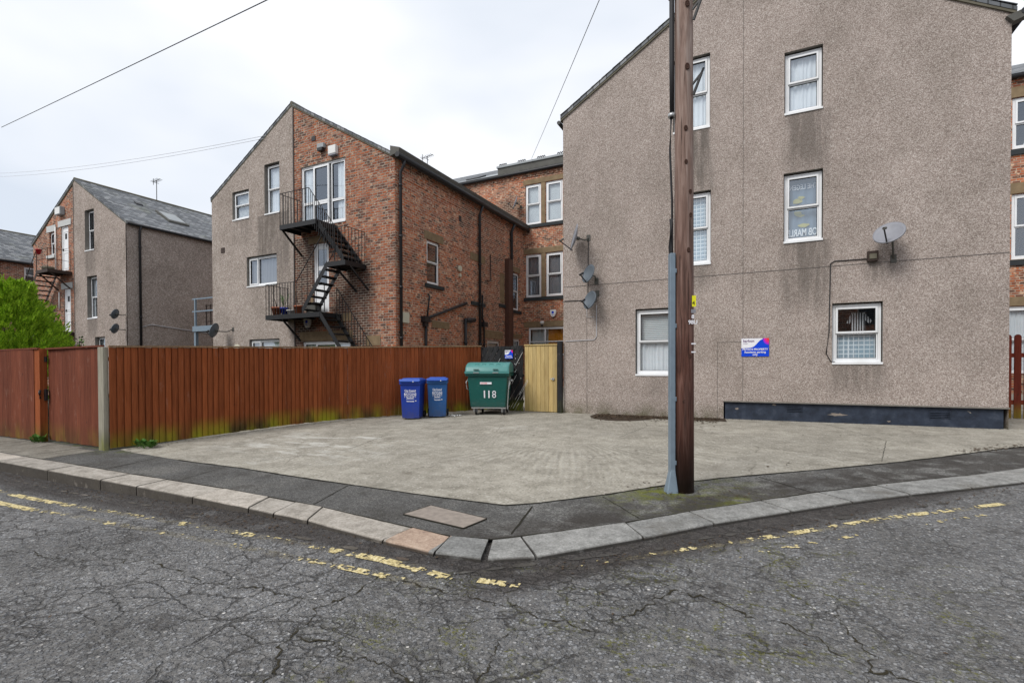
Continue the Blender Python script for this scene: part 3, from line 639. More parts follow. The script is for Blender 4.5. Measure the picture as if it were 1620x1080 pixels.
# pavement: between the kerb and the forecourt edge / fence line
poly = inner + [(14, 30)] + [(9.5, 23)] + CE[::-1] + [(-10.15, 4.9), (-14, 5.0), (-40, 5.0)]
mb.face([(x, y, G(x, y)) for x, y in poly]); bmesh.ops.triangulate(mb.bm, faces=mb.bm.faces[:])
for f in mb.bm.faces:
    f.normal_update()
    if f.normal.z < 0: f.normal_flip()
tag(mb.build('pavement', M['tarmac'], recalc=False), kind='structure')
mb = MB()
for i in range(1, len(KO) - 1):
    (a, b), (c, d) = KO[i], KO[i + 1]; (e, f_), (g, h) = KI[i], KI[i + 1]
    gp = .011 / max(.2, math.hypot(c - a, d - b)); gap2 = .045 if i == 13 - 0 else 0
    L_ = lambda p, q, t: (p[0] + (q[0] - p[0]) * t, p[1] + (q[1] - p[1]) * t)
    jig = lambda: random.uniform(-.006, .006)
    t0, t1 = gp, 1 - gp
    if i == 12: t1 = .93
    if i == 13: t0 = .06
    o0, o1, i0, i1 = L_((a, b), (c, d), t0), L_((a, b), (c, d), t1), L_((e, f_), (g, h), t0), L_((e, f_), (g, h), t1)
    n_ = 6; dz = random.uniform(-.004, .008); dz2 = random.uniform(-.004, .008)
    # a stone worn round along its road edge
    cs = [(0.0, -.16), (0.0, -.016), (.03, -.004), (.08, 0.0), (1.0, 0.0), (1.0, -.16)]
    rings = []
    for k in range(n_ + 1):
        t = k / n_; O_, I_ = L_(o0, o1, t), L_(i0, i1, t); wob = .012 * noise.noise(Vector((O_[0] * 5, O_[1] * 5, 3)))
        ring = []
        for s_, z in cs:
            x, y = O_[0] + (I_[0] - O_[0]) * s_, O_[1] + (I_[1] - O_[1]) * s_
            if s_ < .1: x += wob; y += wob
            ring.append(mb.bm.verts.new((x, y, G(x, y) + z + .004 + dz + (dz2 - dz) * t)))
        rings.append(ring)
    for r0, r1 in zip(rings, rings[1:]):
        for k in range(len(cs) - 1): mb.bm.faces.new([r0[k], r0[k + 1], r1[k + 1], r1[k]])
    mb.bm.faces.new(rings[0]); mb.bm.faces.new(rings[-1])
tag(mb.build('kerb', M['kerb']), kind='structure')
# joints and repairs in the pavement
mb = MB()
def strip(mb, a, b, w_=.014, dz=.004, step=.12):
    n_ = max(2, int(math.dist(a, b) / step)); d = Vector((b[0] - a[0], b[1] - a[1])).normalized(); p = Vector((-d.y, d.x)); prev = None
    for k in range(n_ + 1):
        t = k / n_; x, y = a[0] + (b[0] - a[0]) * t, a[1] + (b[1] - a[1]) * t; q = .012 * noise.noise(Vector((x * 6, y * 6, 0))); ww = w_ * random.uniform(.5, 1.2)
        x += p.x * q; y += p.y * q
        cur = [mb.bm.verts.new((x + p.x * ww * s_, y + p.y * ww * s_, G(x, y) + dz)) for s_ in (-.5, .5)]
        if prev: mb.bm.faces.new([prev[0], cur[0], cur[1], prev[1]])
        prev = cur
strip(mb, (-4.44, 4.46), (-4.2, 3.72)); strip(mb, (.0, 6.75), (.5, 6.25)); strip(mb, (-8.6, 4.55), (-8.44, 3.78)); strip(mb, (-2.06, 4.6), (-1.9, 3.8), .02)
strip(mb, (-1.5, 5.2), (-1.0, 4.65)); strip(mb, (-6.9, 4.55), (-6.7, 3.8), .01)
for (a, b), (c, d) in zip(COURT[2:17], COURT[3:17]): strip(mb, (a, b - .01), (c, d - .01), .03, .0065)
for (a, b), (c, d) in zip(KI[3:22], KI[4:22]): strip(mb, (a, b + .01), (c, d + .01), .022, .006)
tag(mb.build('pavement_joints', M['joint'], recalc=True), kind='structure')
mb = MB()
for (x0, x1, y0, y1) in ((-10.95, -10.35, 3.80, 4.5), (-11.9, -10.98, 3.80, 4.6), (-13.1, -11.93, 3.80, 4.62), (-14.6, -13.13, 3.80, 4.62), (-16.5, -14.63, 3.8, 4.6)):
    mb.vprism([(x0, y0), (x1, y0), (x1, y1), (x0, y1)], lambda x, y: G(x, y) - .03, lambda x, y: G(x, y) + .006)
tag(mb.build('paving_slabs', M['flag']), kind='structure')
# yellow lines: worn thermoplastic left as flakes
def seg_lines(mb, pts, w_, dens, cell=.015):
    for (a, b), (c, d) in zip(pts, pts[1:]):
        ln = math.hypot(c - a, d - b); ux, uy = (c - a) / ln, (d - b) / ln
        for i in range(int(ln / cell)):
            for j in range(int(w_ / cell)):
                s_, t = i * cell, (j - w_ / cell / 2) * cell
                x, y = a + ux * s_ - uy * t, b + uy * s_ + ux * t
                v = .7 * noise.noise(Vector((x * 7, y * 7, 5))) + .85 * noise.noise(Vector((x * 21, y * 21, 7))) + .3 * noise.noise(Vector((x * 60, y * 60, 3))) - (.16 if abs(t) > w_ * .40 else 0)
                if v > 0.45 - dens(x, y) * .95:
                    j1 = [random.uniform(-.25, .25) * cell for _ in range(8)]
                    q = [(s_ - .02 * cell, t), (s_ + cell * 1.02, t), (s_ + cell * 1.02, t + cell), (s_, t + cell)]
                    pts_ = []
                    for k, (p, r_) in enumerate(q): 
                        X_, Y_ = a + ux * p - uy * r_, b + uy * p + ux * r_
                        pts_.append((X_, Y_, road_h(X_, Y_) + .005))
                    mb.face(pts_)
def dl(x, y):
    if x < -8.6: return .12
    if x < -7.45: return .66
    if x < -6.9: return .38
    if -3.12 < x < -2.3: return .60 + .22 * math.sin(x * 9)
    if x < -3.12: return .10 + .18 * math.sin(x * 7.3)
    if x < -1.4: return .30
    return 0
mb = MB()
seg_lines(mb, [(-9.6, 2.60), (-7.3, 2.62)], .10, dl); seg_lines(mb, [(-9.6, 2.84), (-6.0, 2.90), (-2.6, 2.98), (-1.9, 2.92)], .10, dl)
seg_lines(mb, [(-7.2, 2.62), (-3.15, 2.74), (-2.2, 2.76)], .078, lambda x, y: dl(x, y) - (.22 if x > -7 and x < -3.3 else 0.02))
seg_lines(mb, [(-1.75, 2.98), (-1.45, 3.02)], .078, lambda x, y: .62)
dr = lambda x, y: .05 + .12 * max(0, x + 1.2) if x < -.1 else (.46 + .13 * math.sin(x * 6) + (.35 if x > 1.9 else 0))
seg_lines(mb, [(-1.2, 3.5), (-.5, 4.15), (.19, 4.80), (1.1, 5.68), (2.17, 6.60)], .08, dr)
seg_lines(mb, [(-.3, 4.0), (.3, 4.58), (1.4, 5.65), (1.9, 6.1)], .065, lambda x, y: .06 + .16 * math.sin(x * 5.1))
tag(mb.build('road_markings', M['paint'], recalc=True), kind='structure')
mb = MB()   # stone setts of the old channel showing through beside the kerb
def chan(a, b, n_, keep):
    for i in range(n_):
        if random.random() > keep: continue
        t = i / n_; x, y = a[0] + (b[0] - a[0]) * t, a[1] + (b[1] - a[1]) * t; d = Vector((b[0] - a[0], b[1] - a[1])).normalized(); p = Vector((-d.y, d.x))
        l_, w_ = random.uniform(.05, .13), random.uniform(.015, .038); k = 7
        pts = []
        for q in range(k):
            an = 2 * math.pi * q / k; rr = random.uniform(.8, 1.1)
            X_ = x + d.x * math.cos(an) * l_ * rr + p.x * math.sin(an) * w_ * rr; Y_ = y + d.y * math.cos(an) * l_ * rr + p.y * math.sin(an) * w_ * rr
            pts.append((X_, Y_, road_h(X_, Y_) + .0045))
        mb.face(pts)
chan((-12, 3.22), (-6.0, 3.20), 22, .75); chan((-1.9, 3.05), (-.2, 4.5), 10, .55); chan((-.4, 4.45), (2.2, 6.9), 14, .65); chan((-5.5, 3.1), (-2.2, 3.05), 12, .3)
tag(mb.build('channel_stones', M['kerb']), kind='structure')
# long open cracks and repair seams, packed with dirt and a little moss
def crack_run(mb, pts, w_, rough=.075):
    path = []
    for (a, b), (c, d) in zip(pts, pts[1:]):
        k = max(2, int(math.dist((a, b), (c, d)) / .02))
        for i in range(k): t = i / k; path.append((a + (c - a) * t, b + (d - b) * t))
    path.append(pts[-1]); out = []
    for (x, y) in path:
        dx = rough * (noise.noise(Vector((x * 5, y * 5, 1))) + .55 * noise.noise(Vector((x * 17, y * 17, 2))) + .3 * noise.noise(Vector((x * 48, y * 48, 4)))); dy = rough * (noise.noise(Vector((x * 5, y * 5, 8))) + .55 * noise.noise(Vector((x * 17, y * 17, 9))) + .3 * noise.noise(Vector((x * 48, y * 48, 6))))
        out.append((x + dx, y + dy))
    prev = None
    for i, (x, y) in enumerate(out):
        a, b = out[max(0, i - 1)], out[min(len(out) - 1, i + 1)]; d = Vector((b[0] - a[0], b[1] - a[1])).normalized(); e = min(1, i / 4, (len(out) - 1 - i) / 4) 
        w1 = w_ * .62 * e * random.uniform(.15, 1.5) * (.35 + abs(noise.noise(Vector((x * 7, y * 7, 0)))) * 2.2)
        z = road_h(x, y) + .0045; cur = [mb.bm.verts.new((x - d.y * w1, y + d.x * w1, z)), mb.bm.verts.new((x + d.y * w1, y - d.x * w1, z))]
        if prev: mb.bm.faces.new([prev[0], cur[0], cur[1], prev[1]])
        prev = cur
mb = MB()
for pts, w_ in (([(-2.45, 2.78), (-2.42, 2.48), (-2.45, 2.24), (-2.36, 1.97), (-2.27, 1.78), (-2.13, 1.63), (-2.0, 1.3)], .012), ([(-2.38, 2.75), (-1.88, 2.73), (-1.46, 2.75), (-1.06, 2.71), (-.77, 2.74)], .009),
                ([(-2.37, 1.98), (-1.91, 1.95), (-1.65, 1.94), (-1.4, 1.86)], .009), ([(-5.93, 1.87), (-5.11, 1.99), (-4.39, 2.23), (-3.46, 2.16), (-3.09, 2.23), (-2.5, 2.3)], .008),
                ([(-.77, 2.76), (-.5, 3.4), (-.07, 3.3), (.19, 3.18), (.38, 3.01), (.74, 2.85), (1.2, 2.7)], .010), ([(.26, 3.84), (.42, 3.39), (.5, 3.12), (.45, 2.7)], .006),
                ([(-1.06, 2.71), (-1.26, 2.44), (-1.2, 2.06), (-1.0, 1.7)], .006), ([(-.2, 2.2), (.3, 2.0), (.5, 2.6), (.9, 2.4)], .006), ([(-7.5, 1.9), (-6.6, 1.6), (-5.9, 1.85)], .008)):
    crack_run(mb, pts, w_)

def court_run(pts, w_):
    for (a, b) in zip(pts, pts[1:]): strip(cb, a, b, w_, .0075, .05)
cb = MB()
court_run([(-6.9, 4.75), (-6.2, 6.3), (-6.6, 7.6), (-5.9, 9.4)], .008); court_run([(-2.6, 12.2), (-2.1, 10.6), (-2.3, 9.0)], .007); court_run([(-9.0, 8.2), (-6.6, 8.6), (-3.4, 9.3), (.3, 10.3), (3.0, 11.2)], .006); court_run([(1.2, 12.2), (1.9, 10.2), (1.5, 8.3)], .007)
tag(cb.build('forecourt_cracks', M['joint']), kind='structure')
M['crackfill'] = plain('crack_fill', (.036, .032, .022), .95, .05, var=.7, sc_=18)
tag(mb.build('road_cracks', M['crackfill'], recalc=True), kind='structure')
# access cover
t = thing('access_cover', (-2.6, 3.95, G(-2.6, 3.95)), 'flat rectangular concrete access cover set in the pavement near the kerb corner', 'access cover')
cv = [(-3.10, 3.86), (-2.36, 3.76), (-2.30, 4.06), (-3.02, 4.19)]
mb = MB(); mb.vprism(cv, lambda x, y: G(x, y) - .05, lambda x, y: G(x, y) + .010); mb.build('slab', M['cover'], t)
mb = MB(); c_ = Vector((-2.7, 3.965))
for a, b in zip(cv, cv[1:] + cv[:1]):
    mb.bar((a[0], a[1], G(*a) + .003), (b[0], b[1], G(*b) + .003), .03, .012)
mb.build('frame', M['joint'], t)

# ================================================================== BUILDINGS
YF, YT = 12.34, 21.85
def gable_roof(parent, x0, x1, ze, zp, y0, y1, mat, th=.09, ov=.10):
    xm = (x0 + x1) / 2; s = (zp - ze) / (xm - x0)
    for sg, xe in ((-1, x0), (1, x1)):
        mb = MB(); xo = xe + sg * ov; zo = ze - s * ov
        mb.prism([(xo, zo + .02), (xm, zp + .02), (xm, zp + .02 + th), (xo, zo + .02 + th)], y0 - .045, y1)
        # lapped slate courses seen along the verge
        n_ = 16
        for k in range(n_):
            a, b = k / n_, (k + 1.15) / n_
            xa, za = xo + (xm - xo) * a, zo + (zp - zo) * a; xb, zb = xo + (xm - xo) * min(b, 1), zo + (zp - zo) * min(b, 1)
            mb.prism([(xa, za + .115), (xb, zb + .108), (xb, zb + .118), (xa, za + .130)], y0 - .06, y0 + .3)
        o = mb.build('roof', mat, parent)
        vg = MB(); vg.prism([(xo, zo - .03), (xm, zp - .03), (xm, zp + .055), (xo, zo + .055)], y0 - .035, y0 + .12); vg.build('verge', M['verge'], parent)
    mb = MB(); mb.tube([(xm, y0 - .05, zp + .09), (xm, y1, zp + .09)], .07, 8); mb.build('ridge', M['verge'], parent)
def gutter(parent, a, b, r=.065, name='gutter', mat='pipe'):
    mb = MB(); mb.tube([a, b], r, 10); return mb.build(name, M[mat], parent)
def hood(mb, T, u0, u1, z): mb.box(u0 - .10, u1 + .10, -.045, .0, z + .0, z + .03)

# ---------------- near roughcast building on the right
b = thing('apartment_building', (-.25, YF, .25), 'tall grey pebbledash gable building with six white windows behind the telegraph pole', 'building')
T = TY(YF); X0, X1, ZE, ZP = -4.62, 4.14, 7.97, 10.62
WN = dict(g1=(-2.72, -1.78, 1.30, 2.86), g2=(1.38, 2.22, 1.56, 2.76), m1=(-1.80, -1.02, 3.88, 5.52), m2=(.48, 1.18, 4.18, 5.62), t1=(-1.83, -1.04, 7.02, 8.66), t2=(.49, 1.17, 6.94, 8.22))
outl = [(X0, .2), (-.73, .2), (-.73, .70), (X1, .70), (X1, ZE), ((X0 + X1) / 2, ZP), (X0, ZE)]
wall('front_wall', M['rc_near'], b, T, outl, [(u0 - .015, u1 + .015, z0 - .01, z1 + .03) for (u0, u1, z0, z1) in WN.values()], .10, M['reveal'])
mb = MB(); mb.face([(X0, YF, .2), (X0, YT, .2), (X0, YT, ZE), (X0, YF, ZE)]); mb.face([(X1, YF, .1), (X1, YT, .1), (X1, YT, ZE), (X1, YF, ZE)])
split_build(mb, 'side_wall', M['rc_near'], b)
mb = MB(); mb.box(-.70, 4.08, YF + .03, YF + .3, .0, .72); mb.box(X0 + .01, X1 - .01, YF + .25, YF + .32, 0.1, 1.2)
mb.build('plinth', M['plinth'], b)
for (u0, u1, z0, z1) in ((.55, .82, .50, .62), (3.0, 3.3, .47, .60)):
    mb = MB()
    for k in range(4): mb.box(u0, u1, YF + .012, YF + .03, z0 + k * .032, z0 + k * .032 + .014)
    mb.box(u0 - .01, u0, YF + .01, YF + .03, z0 - .01, z1 + .01); mb.box(u1, u1 + .01, YF + .01, YF + .03, z0 - .01, z1 + .01)
    mb.build('air_brick', M['plinth'], b)
for (x_, z_, w_, h_) in ((1.46, .46, .24, .05), (.30, .63, .05, .025), (-.45, .52, .05, .03), (2.35, .36, .04, .02)):
    mb = MB(); mb.face([(x_ + w_ * math.cos(2 * math.pi * k / 13) * random.uniform(.35, 1), YF + .0285, z_ + h_ * math.sin(2 * math.pi * k / 13) * random.uniform(.4, 1)) for k in range(13)]); mb.build('peeled_patch', M['cover'], b)
mb = MB(); mb.box(-.74, X1 + .015, YF - .03, YF + .02, .675, .70); mb.build('bell_bead', M['reveal'], b)
mb = MB()
for k, (u0, u1, z0, z1) in WN.items(): hood(mb, T, u0, u1, z1 + .02 + (.07 if k in ('m1', 't1', 't2') else 0.02))
split_build(mb, 'drip_hood', M['verge'], b)
window(b, T, *WN['g1'], fill='split'); window(b, T, *WN['g2'], fill='half')
window(b, T, *WN['m1'], fill='net_check'); wb = window(b, T, *WN['m2'], fill=None)
window(b, T, *WN['t1'], fill='net'); window(b, T, *WN['t2'], fill='net')
gable_roof(b, X0, X1, ZE, ZP, YF, YT, M['slate_x'], .07, .06)
gutter(b, (X1 + .16, YF - .1, ZE - .07), (X1 + .16, YT, ZE - .07)); gutter(b, (X0 - .10, YF - .06, ZE - .10), (X0 - .10, YT, ZE - .10), .05)
mb = MB(); mb.prism([(X1 - .1, ZE - .1), (X1 + .32, ZE + .02), (X1 + .24, ZE - .14), (X1, ZE - .22)], YF - .09, YF + .1); mb.build('fascia', M['fascia'], b)
mb = MB()
for (a0, a1, z0, z1) in ((X0, X1, 3.565, 3.577), (-.336, -.329, .7, 10.5), (-3.984, -3.976, .28, 3.2), (X0, -3.98, 3.18, 3.196), (-.86, -.33, 2.03, 2.036), (-.865, -.859, .3, 2.03)):
    mb.box(a0, a1, YF - .006, YF + .004, z0, z1)
split_build(mb, 'render_joint', M['crack'], b)
# banner hanging inside the middle window, seen from behind
T_ = TY(YF)
bn = thing('banner', (.83, YF + .24, 4.2), 'dark cloth banner with reversed white letters and yellow patches hanging inside the middle floor window', 'banner')
mb = MB(); n_ = 30
vs = [[mb.bm.verts.new((.53 + .60 * k / n_ - .83, .012 * math.sin(k * .7), z)) for k in range(n_ + 1)] for z in (.02, 1.40)]
for k in range(n_): mb.bm.faces.new([vs[0][k], vs[0][k + 1], vs[1][k + 1], vs[1][k]]).smooth = True
mb.build('cloth', M['banner'], bn, local=True)
mir = Matrix(((-1, 0, 0, 0), (0, 0, 1, 0), (0, 1, 0, 0), (0, 0, 0, 1)))
text_obj('lettering', 'BOB MARLEY', .215, M['banner_ink'], bn, Matrix.Translation((.0, -.02, .12)) @ mir, .001, stretch=.56, bold=.005)
text_obj('lettering', 'THE LEGEND', .15, M['banner_ink'], bn, Matrix.Translation((-.02, -.02, 1.13)) @ mir, .001, stretch=.7, bold=.002)
for cx_, cz, rx, rz in ((-.10, .88, .12, .07), (-.02, .95, .07, .05), (-.08, .62, .10, .06), (-.02, .56, .08, .03), (.03, .34, .12, .06)):
    mb = MB(); mb.face([(cx_ + rx * math.cos(2 * math.pi * k / 11) * random.uniform(.6, 1.1), -.018, cz + rz * math.sin(2 * math.pi * k / 11) * random.uniform(.6, 1.1)) for k in range(11)])
    mb.build('printed_patch', M['banner_yellow'], bn, local=True)
# striped shirt on a hanger behind the upper pane of the ground floor right window
sh = thing('shirt', (1.86, YF + .30, 2.14), 'striped shirt hanging in the upper pane of the ground floor right window', 'shirt')
def stripes_mat():
    n = N('striped_cloth', .9, .1); x = n.sep(n.pos)[0]; s_ = n.math('LESS_THAN', n.math('FRACT', n.math('MULTIPLY', x, 22)), .5)
    return n.col(n.mix(s_, (.62, .63, .64), (.02, .02, .025)))
mb = MB(); mb.prism([(-.12, .02), (.12, .02), (.12, .30), (.20, .22), (.24, .28), (.13, .43), (.05, .46), (-.05, .46), (-.13, .43), (-.20, .26), (-.16, .22), (-.12, .30)], -.015, .03)
mb.build('shirt_body', stripes_mat(), sh, local=True)
mb = MB(); mb.tube([(0, 0, .44), (0, 0, .53), (.03, 0, .56)], .006, 6); mb.bar((-.12, 0, .45), (.12, 0, .45), .02, .02); mb.build('hanger', M['white'], sh, local=True)

# ---------------- middle wing: half roughcast, half brick gable, with its long brick side
b = thing('brick_building', (-14.7, YF, .2), 'half pebbledash, half red brick gable building carrying the black fire escape', 'building')
X0, XS, X1, ZE, ZP = -19.28, -14.70, -10.20, 8.04, 10.68; XM = (X0 + X1) / 2; TF = TY(YF); TR = TY(YF - .03)
SL = (ZP - ZE) / (XM - X0)
zr = lambda u: ZE + SL * (u - X0) if u < XM else ZE + SL * (X1 - u)
Wm = dict(w1=(-18.0, -17.08, 7.10, 8.12), w2=(-16.18, -15.42, 7.08, 8.84), w3=(-17.2, -15.6, 4.52, 5.58), w4=(-17.1, -15.5, 1.35, 2.50))
wall('render_wall', M['rc_mid'], b, TR, [(X0, .1), (XS, .1), (XS, ZP - .02), (X0, ZE)], [(u0 - .02, u1 + .02, z0 - .01, z1 + .03) for (u0, u1, z0, z1) in Wm.values()], .16, M['reveal'])
mb = MB(); mb.box(XS - .01, XS + .02, YF - .04, YF + .01, .1, ZP - .05); mb.build('corner_bead', M['crack'], b)
Db = dict(top=(-14.36, -12.28, 6.36, 8.44), mid=(-13.78, -13.05, 3.36, 5.72), pat=(-14.35, -12.1, .25, 2.38))
wall('brick_wall', M['brick_mid'], b, TF, [(XS, .1), (X1, .1), (X1, ZE), (XM, ZP), (XS, zr(XS))], list(Db.values()), .14, M['brick_mid'])
mb = MB()
for k, (u0, u1, z0, z1) in Wm.items(): hood(mb, TR, u0, u1, z1 + .03)
split_build(mb, 'drip_hood', M['verge'], b)
window(b, TR, *Wm['w1'], fill='blind'); window(b, TR, *Wm['w2'], fill='net', inset=.13)
pair = ((0, 0, .31, 1, 1), (.31, 0, 1, 1, 0)); window(b, TR, *Wm['w3'], cells=pair, fill='curtain_dim'); window(b, TR, *Wm['w4'], cells=pair, fill='blind')
# glazed door set at the top landing
window(b, TF, *Db['top'], cells=((0, .38, .27, 1, 0), (0, 0, .27, .38, 0), (.27, .36, .64, 1, 1), (.27, 0, .64, .36, 1), (.68, .36, 1, 1, 0), (.68, 0, 1, .36, 0)), fill='sides', name='glazed_door', sash=.07, inset=.05)
window(b, TF, *Db['pat'], cells=((0, 0, .27, 1, 0), (.27, 0, .72, 1, 1), (.72, 0, 1, 1, 0)), fill='blind', name='glazed_door', sash=.07, inset=.06, sill=False)
# white door with a glass light in the middle floor
u0, u1, z0, z1 = Db['mid']; mb = MB(TF)
mb.box(u0, u0 + .06, .05, .12, z0, z1); mb.box(u1 - .06, u1, .05, .12, z0, z1); mb.box(u0 + .06, u1 - .06, .05, .12, z1 - .06, z1)
mb.box(u0 + .07, u1 - .07, .075, .11, z0, z0 + .95); mb.box(u0 + .07, u0 + .16, .075, .11, z0 + .95, z1 - .07); mb.box(u1 - .16, u1 - .07, .075, .11, z0 + .95, z1 - .07)
mb.box(u0 + .16, u1 - .16, .075, .11, z1 - .2, z1 - .07); mb.box(u0 + .16, u1 - .16, .07, .11, z0 + 1.45, z0 + 1.6)
d = mb.build('door', M['upvc'], b); mb = MB(TF); mb.face([(u0 + .16, .09, z0 + .95), (u1 - .16, .09, z0 + .95), (u1 - .16, .09, z1 - .2), (u0 + .16, .09, z1 - .2)]); mb.build('pane', M['glass'], d)
mb = MB(TF); mb.box(u0 + .10, u0 + .13, .03, .075, z0 + .95, z0 + 1.1); mb.build('handle', M['steel'], d)
mb = MB(TF); mb.box(-13.90, -13.80, -.012, .1, 3.30, 4.1); mb.box(-14.0, -12.95, -.015, .05, 5.74, 5.96)
mb.box(-12.45, -12.02, -.012, .02, 3.02, 3.28); mb.box(-11.42, -10.82, -.012, .02, 2.18, 2.50); mb.box(-14.45, -12.0, -.012, .04, 2.40, 2.72)
split_build(mb, 'stone_block', M['stone'], b)
# long side wall facing the yard
TS = TX(X1); side_holes = [(13.98, 14.76, 4.36, 5.86), (20.42, 21.30, 4.12, 5.86), (18.2, 19.33, 1.5, 2.60), (20.62, 21.4, 1.6, 2.78)]
wall('side_wall', M['brick_side'], b, TS, [(YF, .1), (YT, .1), (YT, ZE), (YF, ZE)], side_holes, .12, M['brick_side'])
mb = MB(); mb.face([(X0, YF, .1), (X0, YT, .1), (X0, YT, ZE), (X0, YF, ZE)]); mb.build('back_wall', M['rc_mid'], b)
for i, h in enumerate(side_holes): window(b, TS, h[0] + .01, h[1] - .01, h[2] + .01, h[3] - .01, fill=(None, None, 'blind', 'blind')[i], sill=False, inset=.07)
mb = MB(TS); mb.box(13.84, 14.98, -.012, .06, 5.87, 6.14); mb.box(20.3, 21.4, -.012, .06, 5.88, 6.12); mb.box(16.85, 18.0, -.012, .03, 5.72, 6.02)
mb.box(14.25, 15.35, -.012, .03, 2.86, 3.10); mb.box(17.98, 19.6, -.012, .03, 2.68, 3.02); mb.box(20.35, 21.6, -.012, .03, 2.82, 3.0); mb.box(19.35, 19.75, -.012, .03, 4.3, 5.6); split_build(mb, 'stone_block', M['stone'], b)
mb = MB(TS); mb.box(13.86, 14.95, -.07, .06, 4.22, 4.345); mb.box(20.25, 21.45, -.06, .06, 3.96, 4.10); mb.box(16.88, 17.98, -.05, .03, 3.94, 4.08); mb.box(19.22, 19.84, -.04, .03, 4.10, 4.24); split_build(mb, 'window_sill', M['stone_dark'], b)
mb = MB(TS); mb.box(YF + .0, YT - .1, -.018, .01, 7.50, 7.58); mb.box(YF + .2, 17.3, -.008, .01, 5.98, 6.05); mb.box(17.5, 19.9, -.012, .01, 5.62, 5.70); split_build(mb, 'brick_course', M['brick_side'], b)
mb = MB(TS); mb.box(16.02, 16.2, -.01, .02, 7.0, 7.22); mb.build('air_brick', M['pipe'], b)
gable_roof(b, X0, X1, ZE, ZP, YF, YT, M['slate_x'], .08, .05)
mb = MB(); mb.prism([(X1 - .05, ZE - .02), (X1 + .28, ZE + .05), (X1 + .32, ZE + .18), (X1 - .05, ZE + .30)], YF - .16, YT + .1); mb.build('fascia', M['fascia'], b)
gutter(b, (X1 + .24, YF - .18, ZE - .02), (X1 + .24, YT, ZE - .02), .085)
def pipe(T, pts, r=.05, name='downpipe', mat='pipe', parent=None, clips=True):
    mb = MB(T); mb.tube(pts, r, 10)
    if clips:
        for (a, c_) in zip(pts, pts[1:]):
            if abs(a[2] - c_[2]) > 1.5 and a[0] == c_[0]:
                k = min(a[2], c_[2]) + .5
                while k < max(a[2], c_[2]): mb.tube([(a[0], a[1], k - .035), (a[0], a[1], k + .035)], r * 1.28, 10); k += 1.6
    return mb.build(name, M[mat], parent)
pipe(TS, [(12.50, -.24, 7.95), (12.50, -.22, 7.8), (12.50, -.09, 7.6), (12.50, -.09, .3)], .05, parent=b)
pipe(TS, [(17.45, -.24, 7.95), (17.45, -.09, 7.6), (17.45, -.09, .3)], .055, parent=b)
pipe(TS, [(20.34, -.24, 7.95), (20.34, -.09, 7.6), (20.34, -.09, .3)], .065, parent=b)
pipe(TS, [(17.66, -.08, 4.4), (17.66, -.08, 3.45), (17.78, -.08, 3.3), (17.78, -.08, .3)], .04, 'waste_pipe', parent=b)
mb = MB(TS); mb.box(17.64, 17.95, -.17, -.02, 3.12, 3.32); mb.build('hopper', M['pipe'], b)
pipe(TS, [(16.40, -.02, 3.93), (16.40, -.09, 3.93), (13.80, -.09, 3.12), (13.76, -.09, .3)], .055, 'waste_pipe', parent=b, clips=False)
pipe(TS, [(14.02, -.02, 3.98), (14.02, -.08, 3.92), (13.88, -.08, 3.15)], .028, 'waste_pipe', parent=b)
mb = MB(TS); mb.box(13.62, 13.92, -.19, -.01, 3.0, 3.2); mb.box(13.68, 13.86, -.15, -.04, 2.85, 3.0); mb.build('hopper', M['pipe'], b)
pipe(TS, [(16.32, -.10, 3.34), (16.32, -.10, .3)], .06, 'waste_pipe', parent=b); pipe(TS, [(16.32, -.12, 3.26), (16.95, -.12, 3.33)], .095, 'waste_pipe', parent=b, clips=False)
pipe(TS, [(18.42, -.03, 6.2), (18.42, -.05, 5.1), (18.10, -.05, 5.05)], .022, 'waste_pipe', parent=b)
mb = MB(TS); mb.box(19.80, 20.20, -.22, .0, .3, 6.3); mb.build('duct', M['pipe_brown'], b, bevel=.01)
mb = MB(TS); mb.box(12.60, 12.95, -.06, .0, 2.90, 3.24); mb.build('meter_box', M['cream'], b, bevel=.01)
mb = MB(TS); mb.box(16.0, 16.12, -.05, 0, 4.9, 5.02); mb.tube([(15.0 + 1.0, -.01, 5.2), (16.0, -.09, 5.2)], .11, 12); mb.build('flue', M['cream'], b)

# ---------------- rear terrace across the back
b = thing('terraced_building', (-9, YT, .4), 'long brick terrace with stone lintels and paired white windows behind the yard gate', 'building')
TT = TY(YT); ZT = 10.78
Wt = [(-10.12, -9.30, 8.28, 10.20), (-9.06, -8.20, 8.28, 10.20), (-10.12, -9.30, 4.80, 6.86), (-9.06, -8.20, 4.80, 6.86), (-9.98, -8.10, 2.0, 3.36),
      (7.36, 8.3, 8.50, 10.15), (7.36, 8.3, 4.92, 7.04), (6.9, 8.3, 1.2, 3.4)]
wall('front_wall', M['brick_terrace'], b, TT, [(-54, .1), (10.5, .1), (10.5, ZT), (-54, ZT)], Wt, .10, M['brick_terrace'])
for i, w4 in enumerate(Wt):
    w4 = (w4[0] + .01, w4[1] - .01, w4[2] + .01, w4[3] - .01)
    if i == 4: window(b, TT, *w4, cells=((0, .48, .46, 1, 1), (.46, .48, 1, 1, 1), (0, 0, .46, .48, 0), (.46, 0, 1, .48, 0)), fill=None, inset=.05, sill=False)
    else: window(b, TT, *w4, fill=('blind', 'blind', 'curtain_dim', 'curtain_dim', None, None, None, 'net')[i], inset=.05, sill=False, fr=.07, sash=.06)
mb = MB(TT); zz = 2.05
while zz < 3.3: mb.face([(-9.02, .2, zz), (-8.16, .2, zz), (-8.16, .22, zz + .042), (-9.02, .22, zz + .042)]); zz += .046
mb.build('window_blind', M['orange_blind'], b)
mb = MB(TT); mb.face([(-9.9, .3, 2.05), (-9.05, .3, 2.05), (-9.05, .3, 3.3), (-9.9, .3, 3.3)]); mb.build('window_blind', M['blind'], b)
mb = MB(TT)
